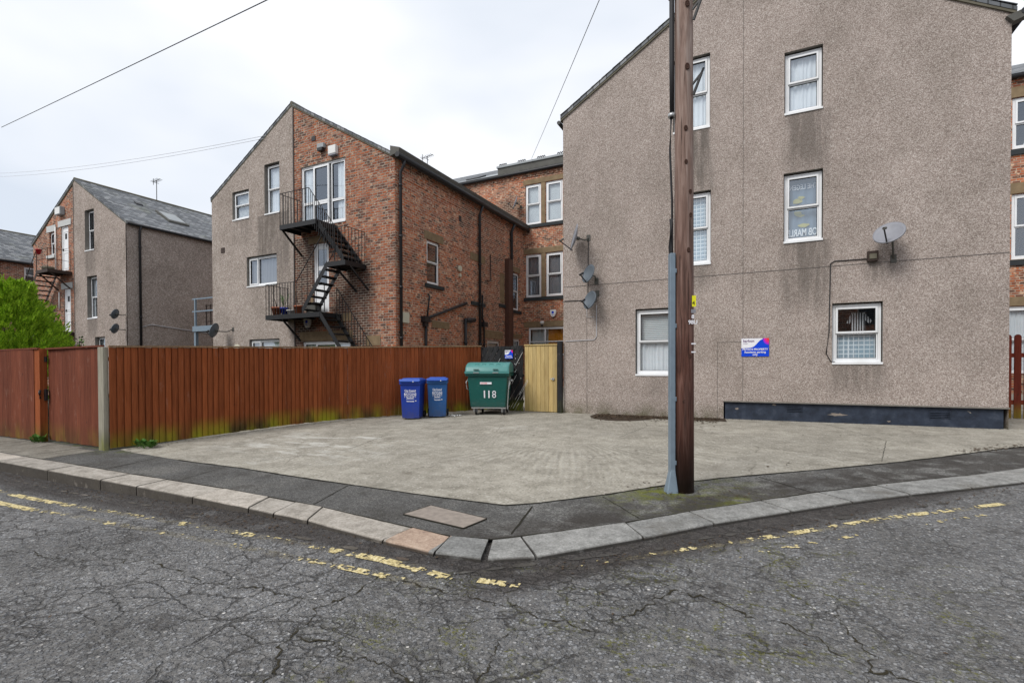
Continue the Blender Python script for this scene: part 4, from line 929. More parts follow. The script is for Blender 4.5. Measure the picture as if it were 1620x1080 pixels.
for (x0, x1, z0, z1) in ((-10.22, -4, 10.21, 10.44), (-10.22, -4, 6.87, 7.12), (-9.28, -9.08, 8.28, 10.2), (-9.28, -9.08, 4.8, 6.86), (-10.22, -4, 3.37, 3.64), (6.2, 9.5, 10.16, 10.5), (6.2, 9.5, 7.05, 7.4), (6.2, 9.5, 3.41, 3.7)):
    mb.box(x0, x1, -.02, .06, z0, z1)
split_build(mb, 'lintel', M['stone'], b)
mb = MB(TT)
for (x0, x1, z0, z1) in ((-10.2, -4, 8.12, 8.27), (-10.2, -4, 4.63, 4.79), (6.2, 9.5, 8.3, 8.48), (6.2, 9.5, 4.72, 4.90)): mb.box(x0, x1, -.06, .06, z0, z1)
split_build(mb, 'window_sill', M['stone_dark'], b)
mb = MB(TT); k = -12.0
while k < -5: mb.box(k, k + .12, -.04, .02, 10.55, 10.66); k += .23
mb.box(-12.1, 10, -.03, .02, 10.66, 10.72); mb.build('dentil_course', M['brick_terrace'], b)
gutter(b, (-30, YT - .14, ZT + .02), (10.5, YT - .14, ZT + .02), .075)
def tz(y, s_=.50): return ZT + .08 + (y - YT + .2) * s_
mb = MB(); mb.bm.faces.new([mb.bm.verts.new(p) for p in ((-54, YT - .2, tz(YT - .2)), (10.5, YT - .2, tz(YT - .2)), (10.5, YT + 4.5, tz(YT + 4.5)), (-54, YT + 4.5, tz(YT + 4.5)))])
mb.bm.faces.new([mb.bm.verts.new(p) for p in ((-54, YT + 9, tz(YT - .2)), (10.5, YT + 9, tz(YT - .2)), (10.5, YT + 4.5, tz(YT + 4.5)), (-54, YT + 4.5, tz(YT + 4.5)))])
mb.build('roof', M['slate_y'], b)
mb = MB(); mb.face([(10.5, YT, .1), (10.5, YT + 9, .1), (10.5, YT + 9, ZT), (10.5, YT + 4.5, ZT + 2.4), (10.5, YT, ZT)]); mb.face([(-54, YT + 9, 0), (10.5, YT + 9, 0), (10.5, YT + 9, ZT), (-54, YT + 9, ZT)])
mb.build('end_wall', M['brick_terrace'], b)
# lead-clad dormer strip with crested ridge over the eave, and the pale slates beside it
mb = MB(); mb.box(-11.55, -3.2, YT - .12, YT + 1.3, ZT + .10, ZT + .44); dm = mb.build('dormer', M['fascia'], b)
mb = MB(); mb.box(-11.6, -3.15, YT - .17, YT + 1.35, ZT + .44, ZT + .53); mb.build('lead_cap', M['lead'], dm)
for k in range(9):
    x = -11.5 + k * 1.02; mb = MB()
    for q in range(4):
        mb.bar((x + q * .105, YT - .05, ZT + .53), (x + q * .105, YT - .05, ZT + .62), .025, .03); mb.bar((x + q * .105, YT - .05, ZT + .62), (x + q * .105 + .06, YT - .05, ZT + .66), .03, .03); mb.bar((x + q * .105 + .06, YT - .05, ZT + .66), (x + q * .105 + .1, YT - .05, ZT + .55), .025, .03)
    mb.build('crest', M['pipe'], dm)
mb = MB()
mb.bm.faces.new([mb.bm.verts.new(p) for p in ((-14.6, YT - .21, tz(YT - .21) + .015), (-11.56, YT - .21, tz(YT - .21) + .015), (-11.56, YT + .8, tz(YT + .8) + .015), (-12.2, YT + .9, tz(YT + .9) + .015))])
mb.build('lead_flashing', M['lead'], b)
mb = MB(); y = YT + .12; mb.vprism([(-13.5, y - .05), (-12.75, y - .05), (-12.6, y + .45), (-13.3, y + .45)], lambda x, y: tz(y) + .02, lambda x, y: tz(y) + .09); mb.build('rooflight', M['pipe'], b)

# ---------------- left wing: brick strip, roughcast gable, slate roof
b = thing('gabled_building', (-30, YF, 0), 'grey pebbledash and brick gable building with slate roof behind the green conifer', 'building')
X0, XS, X1, ZE, ZP = -34.4, -30.05, -25.45, 8.0, 10.62; XM = (X0 + X1) / 2; SL = (ZP - ZE) / (XM - X0)
Wl = [(-29.0, -28.15, 7.10, 9.02), (-28.86, -27.95, 3.86, 5.86), (-28.2, -27.3, 1.5, 2.95)]
wall('render_wall', M['rc_far'], b, TR, [(XS, 0), (X1, 0), (X1, ZE), (XM, ZP), (XS, ZP - .1)], Wl, .22, M['reveal'])
Dl = [(-31.42, -30.66, 6.35, 8.55), (-31.2, -30.52, 3.3, 5.42), (-32.62, -32.1, 7.25, 8.42)]
wall('brick_wall', M['brick_far'], b, TF, [(X0, 0), (XS, 0), (XS, ZP - .1), (X0, ZE)], Dl, .12, M['brick_far'])
window(b, TR, *[v + d for v, d in zip(Wl[0], (.01, -.01, .01, -.01))], fill=None, inset=.17, cells=((0, .5, 1, 1, 1), (0, 0, 1, .5, 0)))
window(b, TR, *[v + d for v, d in zip(Wl[1], (.01, -.01, .01, -.01))], fill='sides', inset=.17); window(b, TR, *[v + d for v, d in zip(Wl[2], (.01, -.01, .01, -.01))], fill='blind', inset=.17)
window(b, TF, *[v + d for v, d in zip(Dl[2], (.01, -.01, .01, -.01))], fill=None, inset=.08)
mb = MB(); # top light of the upper window tilted open
w0 = Wl[0]
def door(parent, T, u0, u1, z0, z1, mat='upvc'):
    mb = MB(T); mb.box(u0, u0 + .06, .04, .11, z0, z1); mb.box(u1 - .06, u1, .04, .11, z0, z1); mb.box(u0 + .06, u1 - .06, .04, .11, z1 - .06, z1); mb.box(u0 + .065, u1 - .065, .065, .10, z0, z1 - .065)
    for (a, c_) in ((.12, .9), (1.1, z1 - z0 - .25)):
        mb.box(u0 + .15, u1 - .15, .05, .065, z0 + a, z0 + a + .02); mb.box(u0 + .15, u1 - .15, .05, .065, z0 + c_ - .02, z0 + c_); mb.box(u0 + .15, u0 + .17, .05, .065, z0 + a + .02, z0 + c_ - .02); mb.box(u1 - .17, u1 - .15, .05, .065, z0 + a + .02, z0 + c_ - .02)
    d = mb.build('door', M[mat], parent); mb = MB(T); mb.box(u0 + .10, u0 + .13, .02, .065, z0 + 1.0, z0 + 1.12); mb.build('handle', M['pipe'], d)
    mb = MB(T); mb.box((u0 + u1) / 2 - .09, (u0 + u1) / 2 + .09, .055, .067, z1 - .62, z1 - .35); mb.build('pane', M['black'], d); return d
door(b, TF, *Dl[0]); door(b, TF, *Dl[1])
mb = MB(TF); mb.box(-31.65, -30.35, -.03, .06, 8.56, 8.86); mb.box(-31.4, -30.3, -.03, .06, 5.43, 5.72); mb.box(-32.85, -31.9, -.03, .06, 8.43, 8.74); mb.box(-32.8, -31.95, -.08, .06, 7.08, 7.23); split_build(mb, 'lintel', M['stone_white'], b)
mb = MB(); mb.face([(X1, YF, 0), (X1, YT, 0), (X1, YT, ZE), (X1, YF, ZE)]); mb.build('side_wall', M['rc_far'], b)
mb = MB(); mb.face([(X0, YF, 0), (X0, YT, 0), (X0, YT, ZE), (X0, YF, ZE)]); mb.build('back_wall', M['brick_far'], b)
mb = MB(); mb.box(XS - .012, XS + .015, YF - .045, YF + .01, 0, ZP - .15); mb.build('corner_bead', M['crack'], b)
gable_roof(b, X0, X1, ZE, ZP, YF, YT, M['slate_x'], .08, .08)
gutter(b, (X1 + .16, YF - .05, ZE - .03), (X1 + .16, YT, ZE - .03), .06)
TL = TX(X1); pipe(TL, [(12.85, -.16, ZE - .05), (12.85, -.07, ZE - .3), (12.85, -.07, .1)], .05, parent=b)
pipe(TF, [(-31.85, -.05, 8.6), (-31.85, -.05, 6.3)], .03, 'waste_pipe', 'white', b, False); pipe(TF, [(-31.55, -.05, 5.3), (-31.55, -.05, 4.4)], .03, 'waste_pipe', 'white', b, False)
zl = lambda x: ZP - SL * (x - XM)
mb = MB(); mb.box(14.75, 16.2, -27.75, -26.75, 0, 0) if 0 else None
def onroof(mb, xa, xb, ya, yb, h0, h1): mb.vprism([(xa, ya), (xb, ya), (xb, yb), (xa, yb)], lambda x, y: zl(x) + h0, lambda x, y: zl(x) + h1)
onroof(mb, -27.9, -26.7, 14.85, 15.85, .08, .19); sk = mb.build('skylight', M['fascia'], b)
mb = MB(); onroof(mb, -27.78, -26.82, 14.95, 15.75, .19, .21); mb.build('pane', M['lead'], sk)
mb = MB(); onroof(mb, -28.55, -28.3, 14.2, 14.5, .08, .16); mb.build('roof_vent', M['pipe'], b)
pipe(TL, [(12.9, -.02, 3.35), (13.3, -.03, 3.5), (16.5, -.03, 3.2), (21, -.03, 3.1)], .018, 'service_pipe', 'cable_grey', b, False)
mb = MB(TL); mb.box(16.3, 17.6, -.01, .01, 1.9, 2.75); mb.build('window', M['black'], b); mb = MB(TL); mb.box(16.2, 17.7, -.02, .02, 2.76, 2.84); split_build(mb, 'lintel', M['verge'], b)

# ---------------- next wing at the far left edge
b = thing('slate_roofed_building', (-45, 16, 0), 'brick building with dark slate roof at the far left edge, partly hidden', 'building')
X0, X1 = -49.6, -40.7; ZE, ZP = 8.0, 10.55; XM = (X0 + X1) / 2; SL = (ZP - ZE) / (XM - X0)
TW = TX(X1); wall('side_wall', M['brick_far'], b, TW, [(YF, 0), (YT, 0), (YT, ZE), (YF, ZE)], [(14.15, 14.75, 6.75, 7.75)], .12, M['brick_far'])
window(b, TW, 14.16, 14.74, 6.76, 7.74, fill=None, sill=False)
mb = MB(); mb.face([(X0, YF, 0), (X1, YF, 0), (X1, YF, ZE), (XM, YF, ZP), (X0, YF, ZE)]); mb.build('front_wall', M['rc_far'], b)
gable_roof(b, X0, X1, ZE, ZP, YF, YT, M['slate_x'], .08, .1); gutter(b, (X1 + .2, YF, ZE - .04), (X1 + .2, YT, ZE - .04), .08)
pipe(TW, [(12.95, -.1, ZE), (12.95, -.1, .1)], .07, parent=b)

# ================================================================== FIRE ESCAPES
def baluster_rail(mb, path, h=1.05, sp=.125, w_=.014):
    """posts, top rail and balusters following a path on the floor or stair line"""
    for a, b_ in zip(path, path[1:]):
        a, b_ = Vector(a), Vector(b_); up = Vector((0, 0, h)); mb.bar(a + up, b_ + up, .028, .014)
        n_ = max(1, int((b_ - a).length / sp)); 
        for k in range(n_ + 1):
            p = a.lerp(b_, k / n_); mb.bar(p, p + up, w_, w_, up=(0, 1, 0))
fe = thing('fire_escape', (-13, 11.9, .3), 'black iron fire escape with three landings zigzagging down the brick gable', 'fire escape')
def landing(x0, x1, y0, y1, z, parent, mat='iron'):
    mb = MB(); mb.box(x0, x1, y0, y1, z - .02, z); mb.box(x0, x1, y0 - .012, y0, z - .14, z + .01); mb.box(x0 - .012, x0, y0, y1, z - .14, z + .01); mb.box(x1, x1 + .012, y0, y1, z - .14, z + .01)
    for k in range(1, 4): mb.box(x0 + (x1 - x0) * k / 4 - .02, x0 + (x1 - x0) * k / 4 + .02, y0, y1, z - .10, z - .02)
    return mb.build('landing', M[mat], parent)
def flight(x0, z0, x1, z1, y0, y1, parent, n_, mat='iron'):
    for y in (y0, y1):
        mb = MB(); mb.prism([(x0, z0 - .10), (x0, z0 + .12), (x1, z1 + .12), (x1, z1 - .10)], y - .006, y + .006); mb.build('stringer', M[mat], parent)
    for k in range(n_):
        t = (k + .6) / n_; x, z = x0 + (x1 - x0) * t, z0 + (z1 - z0) * t
        mb = MB(); mb.box(x - .11, x + .11, y0 + .006, y1 - .006, z - .012, z); mb.box(x - .11, x - .10, y0 + .006, y1 - .006, z - .04, z - .012); mb.box(x + .10, x + .11, y0 + .006, y1 - .006, z - .04, z - .012); mb.build('tread', M[mat], parent)
YL = 11.44
landing(-14.32, -12.65, YL, 12.33, 6.20, fe); landing(-12.22, -11.40, YL, 12.33, 4.78, fe); landing(-15.05, -12.50, YL, 12.33, 3.24, fe)
flight(-12.68, 6.14, -11.55, 4.84, 11.52, 12.25, fe, 6); flight(-12.18, 4.72, -13.30, 3.30, YL, 12.02, fe, 7); flight(-12.50, 3.18, -10.30, .32, YL, 12.1, fe, 12)
def rail(paths, **k):
    mb = MB()
    for p in paths: baluster_rail(mb, p, **k)
    return mb.build('railing', M['iron'], fe)
rail([[(-14.30, 12.3, 6.2), (-14.30, YL, 6.2), (-12.95, YL, 6.2)], [(-12.95, YL, 6.2), (-11.9, YL + .06, 4.86)]])
rail([[(-11.86, YL, 4.78), (-11.41, YL, 4.78), (-11.41, 12.3, 4.78)]])
rail([[(-15.03, 12.3, 3.24), (-15.03, YL, 3.24), (-13.55, YL, 3.24)]])
mb = MB(); mb.bar((-13.55, YL, 4.29), (-12.22, YL, 5.85), .028, .014); mb.bar((-13.0, 12.04, 4.6), (-12.2, 12.04, 5.7), .024, .014)
for k in range(5): p = Vector((-13.3, YL, 3.4)).lerp(Vector((-12.3, YL, 4.7)), k / 4); mb.bar(p, p + Vector((0, 0, 1.05)), .012, .012, up=(0, 1, 0))
mb.build('handrail', M['iron'], fe)
mb = MB(); baluster_rail(mb, [(-12.45, 12.1, 3.15), (-10.3, 12.1, .35)], h=.95, sp=.2); mb.bar((-12.3, YL, 3.24), (-12.3, YL, 4.1), .02, .02, up=(0, 1, 0)); mb.build('railing', M['iron'], fe)
for (a, b_) in (((-14.25, YL + .05, 6.06), (-14.3, 12.32, 5.36)), ((-12.75, YL + .05, 6.06), (-12.9, 12.32, 5.5)), ((-11.9, YL + .05, 4.65), (-11.80, 12.32, 3.95)), ((-11.42, YL + .2, 4.65), (-11.3, 12.32, 3.98)),
                ((-14.3, YL + .05, 3.10), (-14.42, 12.32, 2.42)), ((-12.6, YL + .05, 3.1), (-12.8, 12.32, 2.5))):
    mb = MB(); mb.bar(a, b_, .05, .05); split_build(mb, 'brace', M['iron'], fe)
def pot(x, y, z, h, r, mat, label, plant=None, dead=False):
    t = thing('plant_pot', (x, y, z), label, 'plant pot', 'pots on the lower fire escape landing')
    mb = MB(); mb.lathe([(r * .68, 0), (r * .95, h * .8), (r * 1.08, h * .8), (r * 1.08, h), (r * .92, h), (r * .85, h * .85)], 16); mb.build('pot', mat, t, local=True)
    if plant:
        mb = MB()
        for k in range(plant):
            a = random.uniform(0, 6.3); l_ = random.uniform(.12, .5 if not dead else .7); dx, dy = math.cos(a) * .1, math.sin(a) * .1
            mb.tube([(0, 0, h * .8), (dx * .6, dy * .6, h + l_ * .5), (dx * 1.4, dy * 1.4, h + l_)], .006, 4)
            if not dead: mb.face([(dx, dy, h + l_ * .6), (dx + .05, dy, h + l_ * .7), (dx * 1.2, dy + .04, h + l_)])
        mb.build('stem', M['leaf'] if dead else M['weed'], t, local=True)
pot(-14.78, 11.66, 3.24, .30, .17, M['terracotta'], 'wide terracotta pot at the outer end of the lower landing', 5, True)
pot(-14.42, 11.68, 3.24, .27, .13, M['blue_glaze'], 'glossy dark blue pot between the terracotta and the white pots', 7)
pot(-14.10, 11.66, 3.24, .17, .12, M['white'], 'low white pot right of the dark blue one', 3, True)
pot(-13.78, 11.72, 3.28, .26, .16, M['terracotta'], 'orange terracotta pot nearest the stairs on the lower landing', 3, True)
t = thing('storage_tub', (-13.5, 12.1, 3.24), 'dark grey plastic tub with a lid standing against the wall on the lower landing', 'tub')
mb = MB(); mb.vprism([(-.22, -.14), (.22, -.14), (.22, .14), (-.22, .14)], 0, .36); mb.build('tub', M['fascia'], t, local=True, bevel=.03); mb = MB(); mb.box(-.25, .25, -.17, .17, .36, .42); mb.build('lid', M['pipe'], t, local=True, bevel=.015)

fe = thing('fire_escape', (-32, 11.9, 0), 'rusty iron stair and landing outside the upper white door beside the conifer', 'fire escape')
landing(-31.55, -30.35, 11.40, 12.33, 6.22, fe, 'iron_rust'); flight(-31.55, 6.15, -33.3, 4.25, 11.45, 12.2, fe, 9, 'iron_rust'); landing(-34.6, -33.3, 11.4, 12.33, 4.2, fe, 'iron_rust')
landing(-31.4, -30.2, 11.40, 12.33, 3.25, fe, 'iron_rust')
for a, b_ in (((-31.5, 11.42, 6.22), (-30.4, 11.42, 6.22)), ((-30.4, 11.42, 6.22), (-30.4, 12.3, 6.22)), ((-31.3, 11.42, 3.25), (-30.25, 11.42, 3.25)), ((-30.25, 11.42, 3.25), (-30.25, 12.3, 3.25))):
    mb = MB(); baluster_rail(mb, [a, b_], h=1.0, sp=.5); mb.bar(Vector(a) + Vector((0, 0, .5)), Vector(b_) + Vector((0, 0, .5)), .02, .015); mb.build('railing', M['iron_rust'], fe)
mb = MB(); baluster_rail(mb, [(-31.55, 11.42, 6.2), (-33.3, 11.42, 4.25), (-34.5, 11.42, 4.2)], h=1.0, sp=.6); mb.build('railing', M['iron_rust'], fe)
mb = MB(); mb.bar((-31.5, 11.5, 6.1), (-31.7, 12.32, 5.4), .05, .05); mb.bar((-30.4, 11.5, 6.1), (-30.5, 12.32, 5.4), .05, .05); split_build(mb, 'brace', M['iron_rust'], fe)
t = thing('plant_pot', (-31.3, 11.42, 7.12), 'small red pot hung on the rail of the rusty stair landing', 'plant pot')
mb = MB(); mb.lathe([(.07, -.12), (.12, .08), (.13, .08), (.13, .12)], 12); mb.build('pot', plain('red_pot', (.45, .02, .03), .5), t, local=True)
t = thing('plant_pot', (-31.1, 11.7, 6.22), 'dark round pot standing on the rusty stair landing', 'plant pot')
mb = MB(); mb.lathe([(.16, 0), (.25, .12), (.24, .2), (.20, .2)], 14); mb.build('pot', M['verge'], t, local=True)

# grey steel stair behind the long fence
gs = thing('steel_platform', (-21.7, 13.3, 0), 'small galvanised steel platform with rails standing between the two pebbledash buildings', 'platform')
mb = MB(); mb.bar((-22.0, 13.3, 0), (-22.0, 13.3, 3.2), .12, .12, up=(0, 1, 0)); mb.build('post', M['galv'], gs)
mb = MB(); mb.box(-22.1, -20.0, 13.2, 14.3, 3.05, 3.28); mb.build('landing', M['galv'], gs)
mb = MB()
for x in (-21.95,): mb.bar((x, 13.25, 3.28), (x, 13.25, 4.5), .07, .07, up=(0, 1, 0))
for z in (4.46, 3.92): mb.bar((-22.15, 13.25, z), (-20.0, 13.25, z), .05, .05)
mb.bar((-22.15, 14.25, 4.4), (-20.0, 14.25, 4.4), .05, .05); split_build(mb, 'railing', M['galv'], gs)
mb = MB()
for k in range(5): mb.bar((-21.75 + k * .30, 13.6, 3.28), (-21.75 + k * .30, 13.6, 4.25), .05, .03, up=(0, 1, 0))
for z in (3.5, 3.9, 4.2): mb.bar((-21.8, 13.6, z), (-20.4, 13.6, z), .03, .04)
mb.build('gate', M['iron_rust'], gs)

# ================================================================== FENCES
def board_run(mb, path, z_top, th=.022, bw=.105, lap=.012, gz=0.03, zfn=None):
    """feather-edge boards along a path"""
    segs = []; tot = 0
    for a, b_ in zip(path, path[1:]): l_ = math.dist(a, b_); segs.append((tot, l_, a, b_)); tot += l_
    n_ = int(tot / bw); bw = tot / n_
    def at(s_):
        for (t0, l_, a, b_) in segs:
            if s_ <= t0 + l_ + 1e-6: t = (s_ - t0) / l_; return Vector((a[0] + (b_[0] - a[0]) * t, a[1] + (b_[1] - a[1]) * t)), Vector((b_[0] - a[0], b_[1] - a[1])).normalized()
        return Vector(b_), Vector((b_[0] - a[0], b_[1] - a[1])).normalized()
    for k in range(n_):
        p, d = at(k * bw); q, _ = at((k + 1) * bw + lap); nrm = Vector((d.y, -d.x)); j = random.uniform(-.004, .004)
        zt0 = z_top(p.x, p.y) + j * 1.5; zb_ = G(p.x, p.y) + gz + random.uniform(-.006, .006)
        o0, o1 = .004 + random.uniform(0, .004), th + random.uniform(-.003, .006)
        q = q - d * (lap + .004); A = [(p + nrm * (o1 + .006)), (q + nrm * o0), (q - nrm * .012), (p - nrm * .012)]
        lo = [mb.bm.verts.new((v.x, v.y, zb_)) for v in A]; hi = [mb.bm.verts.new((v.x, v.y, zt0)) for v in A]
        mb.bm.faces.new(lo[::-1]); mb.bm.faces.new(hi)
        for i in range(4): mb.bm.faces.new([lo[i], lo[(i + 1) % 4], hi[(i + 1) % 4], hi[i]])
FP = [(-10.22, 4.66), (-9.99, 5.9), (-9.86, 7.1), (-9.66, 8.3), (-9.32, 9.15), (-8.75, 9.95), (-8.1, 10.75), (-7.6, 11.45), (-7.02, 12.17)]
zt = lambda x, y: G(x, y) + 1.80
t = thing('wooden_fence', (-9.5, 8.5, G(-9.5, 8.5)), 'long red-brown vertical board fence with green algae running back behind the bins', 'fence')
mb = MB(); board_run(mb, FP, zt); mb.build('boards', M['fence_red'], t)
mb = MB()
for a, b_ in zip(FP, FP[1:]): mb.bar((a[0], a[1], zt(*a) + .018), (b_[0], b_[1], zt(*b_) + .018), .07, .034)
mb.build('capping_rail', timber('capping', (.16, .10, .055), (.30, .20, .12), .4, 0), t)
mb = MB()
for a, b_ in zip(FP, FP[1:]): 
    nx_, ny_ = -(b_[1] - a[1]), (b_[0] - a[0]); l_ = math.hypot(nx_, ny_); nx_ /= l_; ny_ /= l_
    for h in (.35, .95, 1.6): mb.bar((a[0] + nx_ * .05, a[1] + ny_ * .05, G(*a) + h), (b_[0] + nx_ * .05, b_[1] + ny_ * .05, G(*b_) + h), .06, .07)
mb.build('rail', M['fence_red'], t)
mb = MB(); mb.box(-10.42, -10.235, 4.58, 4.66, -.05, 1.86)
t = tag(mb.build('fence_post', M['post_grey'], None, bevel=.008), 'pale weathered square post at the corner between the gate and the long fence', 'post')
t = thing('wooden_gate', (-11.5, 4.7, G(-11.5, 4.7)), 'red-brown double panel gate with pale scratches between the weathered post and the left fence', 'gate')
for (x0, x1, y0) in ((-12.60, -11.72, 4.74), (-11.71, -10.45, 4.71)):
    mb = MB(); board_run(mb, [(x0, y0), (x1, y0 - .02)], lambda x, y: G(x, y) + 1.82, bw=.13, th=.012, gz=.03); mb.build('leaf', M['fence_maroon'], t)
mb = MB(); mb.bar((-12.6, 4.70, 1.875), (-10.43, 4.67, 1.885), .05, .03); mb.build('capping_rail', M['fence_maroon'], t)
mb = MB(); mb.box(-12.66, -12.56, 4.66, 4.70, .86, 1.08); mb.tube([(-12.62, 4.60, .9), (-12.60, 4.58, 1.0), (-12.63, 4.60, 1.06)], .02, 6); mb.build('latch', M['pipe'], t); mb = MB(); mb.box(-12.64, -12.57, 4.67, 4.7, 1.62, 1.72); mb.build('hinge', M['pipe'], t)
t = thing('wooden_fence', (-17, 4.62, G(-17, 4.62)), 'dull red-brown board fence at the left edge in front of the conifer', 'fence')
mb = MB(); board_run(mb, [(-26, 4.58), (-12.86, 4.60)], lambda x, y: G(x, y) + 1.83, bw=.13, th=.014); mb.build('boards', M['fence_maroon'], t)
mb = MB(); mb.box(-12.85, -12.64, 4.60, 4.72, 0, 1.88); mb.build('post', M['fence_red'], t)
mb = MB(); mb.bar((-26, 4.59, G(-26, 4.6) + 1.84), (-12.66, 4.60, G(-12.7, 4.6) + 1.84), .05, .03); mb.build('capping_rail', M['fence_maroon'], t)
# back gates
t = thing('slanted_board_gate', (-6.3, 12.1, .25), 'black gate of steeply slanting boards between the long fence and the new pale gate', 'gate')
mb = MB(); zb_, zt_ = .28, 2.06; k = -8.2; xa, xb = -7.06, -5.74
def clip_poly(poly, xa, xb, za, zb_):
    for ax, lim, sg in ((0, xa, 1), (0, xb, -1), (1, za, 1), (1, zb_, -1)):
        out = []
        for p, q in zip(poly, poly[1:] + poly[:1]):
            ip, iq = (p[ax] - lim) * sg >= 0, (q[ax] - lim) * sg >= 0
            if ip: out.append(p)
            if ip != iq:
                t_ = (lim - p[ax]) / (q[ax] - p[ax]); out.append((p[0] + (q[0] - p[0]) * t_, p[1] + (q[1] - p[1]) * t_))
        poly = out
        if len(poly) < 3: return []
    return poly
lean = .62 * (zt_ - zb_)
while k < -5.6:
    w_ = .155; pl = clip_poly([(k, zb_), (k + w_, zb_), (k + w_ + lean, zt_), (k + lean, zt_)], xa, xb, zb_, zt_ + random.uniform(-.03, .0))
    if pl: y_ = 12.20 + random.uniform(-.012, .012); mb.prism(pl, y_, y_ + .022)
    k += .17
mb.build('boards', M['black_board'], t)
mb = MB()
for z in (.5, 1.2, 1.9): mb.box(xa, xb, 12.24, 12.28, z, z + .08)
mb.build('rail', M['black_board'], t)
mb = MB()
for x0_, z0_, l_ in ((-5.98, .35, .9), (-5.80, .72, .5), (-5.90, 1.52, .42), (-6.02, 1.02, .3), (-6.62, 1.3, .5)): 
    mb.bar((x0_ - .05, 12.182, z0_), (x0_ - .05 + l_ * .5, 12.182, z0_ + l_ * .84), .010, .006)
for _ in range(9):
    x_, z_ = random.uniform(-6.05, -5.8), random.uniform(.5, 1.95); mb.box(x_, x_ + random.uniform(.008, .025), 12.180, 12.187, z_, z_ + random.uniform(.01, .03))
mb.build('scratch', M['white'], t)
t = thing('timber_gate', (-5.2, 12.1, .25), 'new pale timber gate of vertical boards beside the pebbledash building', 'gate')
mb = MB(); k = -5.72
while k < -4.82: mb.box(k, k + .112, 12.27 + random.uniform(0, .006), 12.30, .285, 2.05 + random.uniform(-.004, .004)); k += .118
mb.build('boards', M['new_wood'], t)
mb = MB(); mb.box(-5.73, -4.765, 12.25, 12.32, 2.055, 2.085); mb.build('capping_rail', M['new_wood'], t)
mb = MB(); mb.tube([(-4.88, 12.24, 1.16), (-4.88, 12.275, 1.16)], .035, 10); mb.tube([(-4.88, 12.245, 1.16), (-4.96, 12.225, 1.16)], .012, 6); mb.build('latch', M['steel'], t)
mb = MB(); mb.box(-4.755, -4.63, 12.22, 12.33, .2, 2.15); tag(mb.build('gate_post', M['black_board'], None, bevel=.006), 'slim black post between the new pale gate and the pebbledash wall', 'post')
mb = MB(); pl = []
for k in range(27): pl.append((-3.75 + k * .12, YF - .48 - .55 * math.sin(math.pi * min(1, k / 13)) ** .6 * (1.2 if k < 14 else 1.0) * (1 if k < 22 else .6) + .07 * noise.noise(Vector((k * .9, 0, 0)))))
mb.face([(x, y, G(x, y) + .010) for x, y in pl] + [(-.7, YF + .01, G(-.7, YF) + .010), (-3.75, YF + .01, G(-3.75, YF) + .010)]); tag(mb.build('dirt_strip', plain('soil', (.055, .042, .032), .95, .05, var=.6, sc_=30)), kind='structure')
# red picket fence at the right edge
t = thing('picket_fence', (6, 14.2, .33), 'dark red picket fence with round-topped boards at the right edge', 'fence')
mb = MB(); k = 4.22
while k < 9.5:
    y_ = 14.2; z0_ = G(k, y_) + .02; zt_ = z0_ + 1.72; w_ = .115; pl = [(k, z0_), (k + w_, z0_), (k + w_, zt_)] + [(k + w_ / 2 + w_ / 2 * math.cos(a), zt_ + w_ / 2 * math.sin(a)) for a in [math.pi * q / 8 for q in range(1, 8)]] + [(k, zt_)]
    mb.prism(pl, y_ - .02, y_); k += .155
mb.build('boards', M['picket'], t)
mb = MB(); mb.box(4.2, 9.5, 14.2, 14.25, .65, .74); mb.box(4.2, 9.5, 14.2, 14.25, 1.65, 1.74); mb.build('rail', M['picket'], t)

# ================================================================== BINS
def frustum(mb, w0, d0, w1, d1, z0, z1, cx=0, cy=0, dy1=0, mi=0):
    a = [(-w0 / 2 + cx, -d0 / 2 + cy, z0), (w0 / 2 + cx, -d0 / 2 + cy, z0), (w0 / 2 + cx, d0 / 2 + cy, z0), (-w0 / 2 + cx, d0 / 2 + cy, z0)]
    b_ = [(-w1 / 2 + cx, -d1 / 2 + cy + dy1, z1), (w1 / 2 + cx, -d1 / 2 + cy + dy1, z1), (w1 / 2 + cx, d1 / 2 + cy + dy1, z1), (-w1 / 2 + cx, d1 / 2 + cy + dy1, z1)]
    A = [mb.bm.verts.new(mb.pt(p)) for p in a]; B = [mb.bm.verts.new(mb.pt(p)) for p in b_]
    mb.bm.faces.new(A[::-1]); mb.bm.faces.new(B)
    for i in range(4): mb.bm.faces.new([A[i], A[(i + 1) % 4], B[(i + 1) % 4], B[i]])
VERT = Matrix(((1, 0, 0, 0), (0, 0, -1, 0), (0, 1, 0, 0), (0, 0, 0, 1)))      # text upright, facing -Y
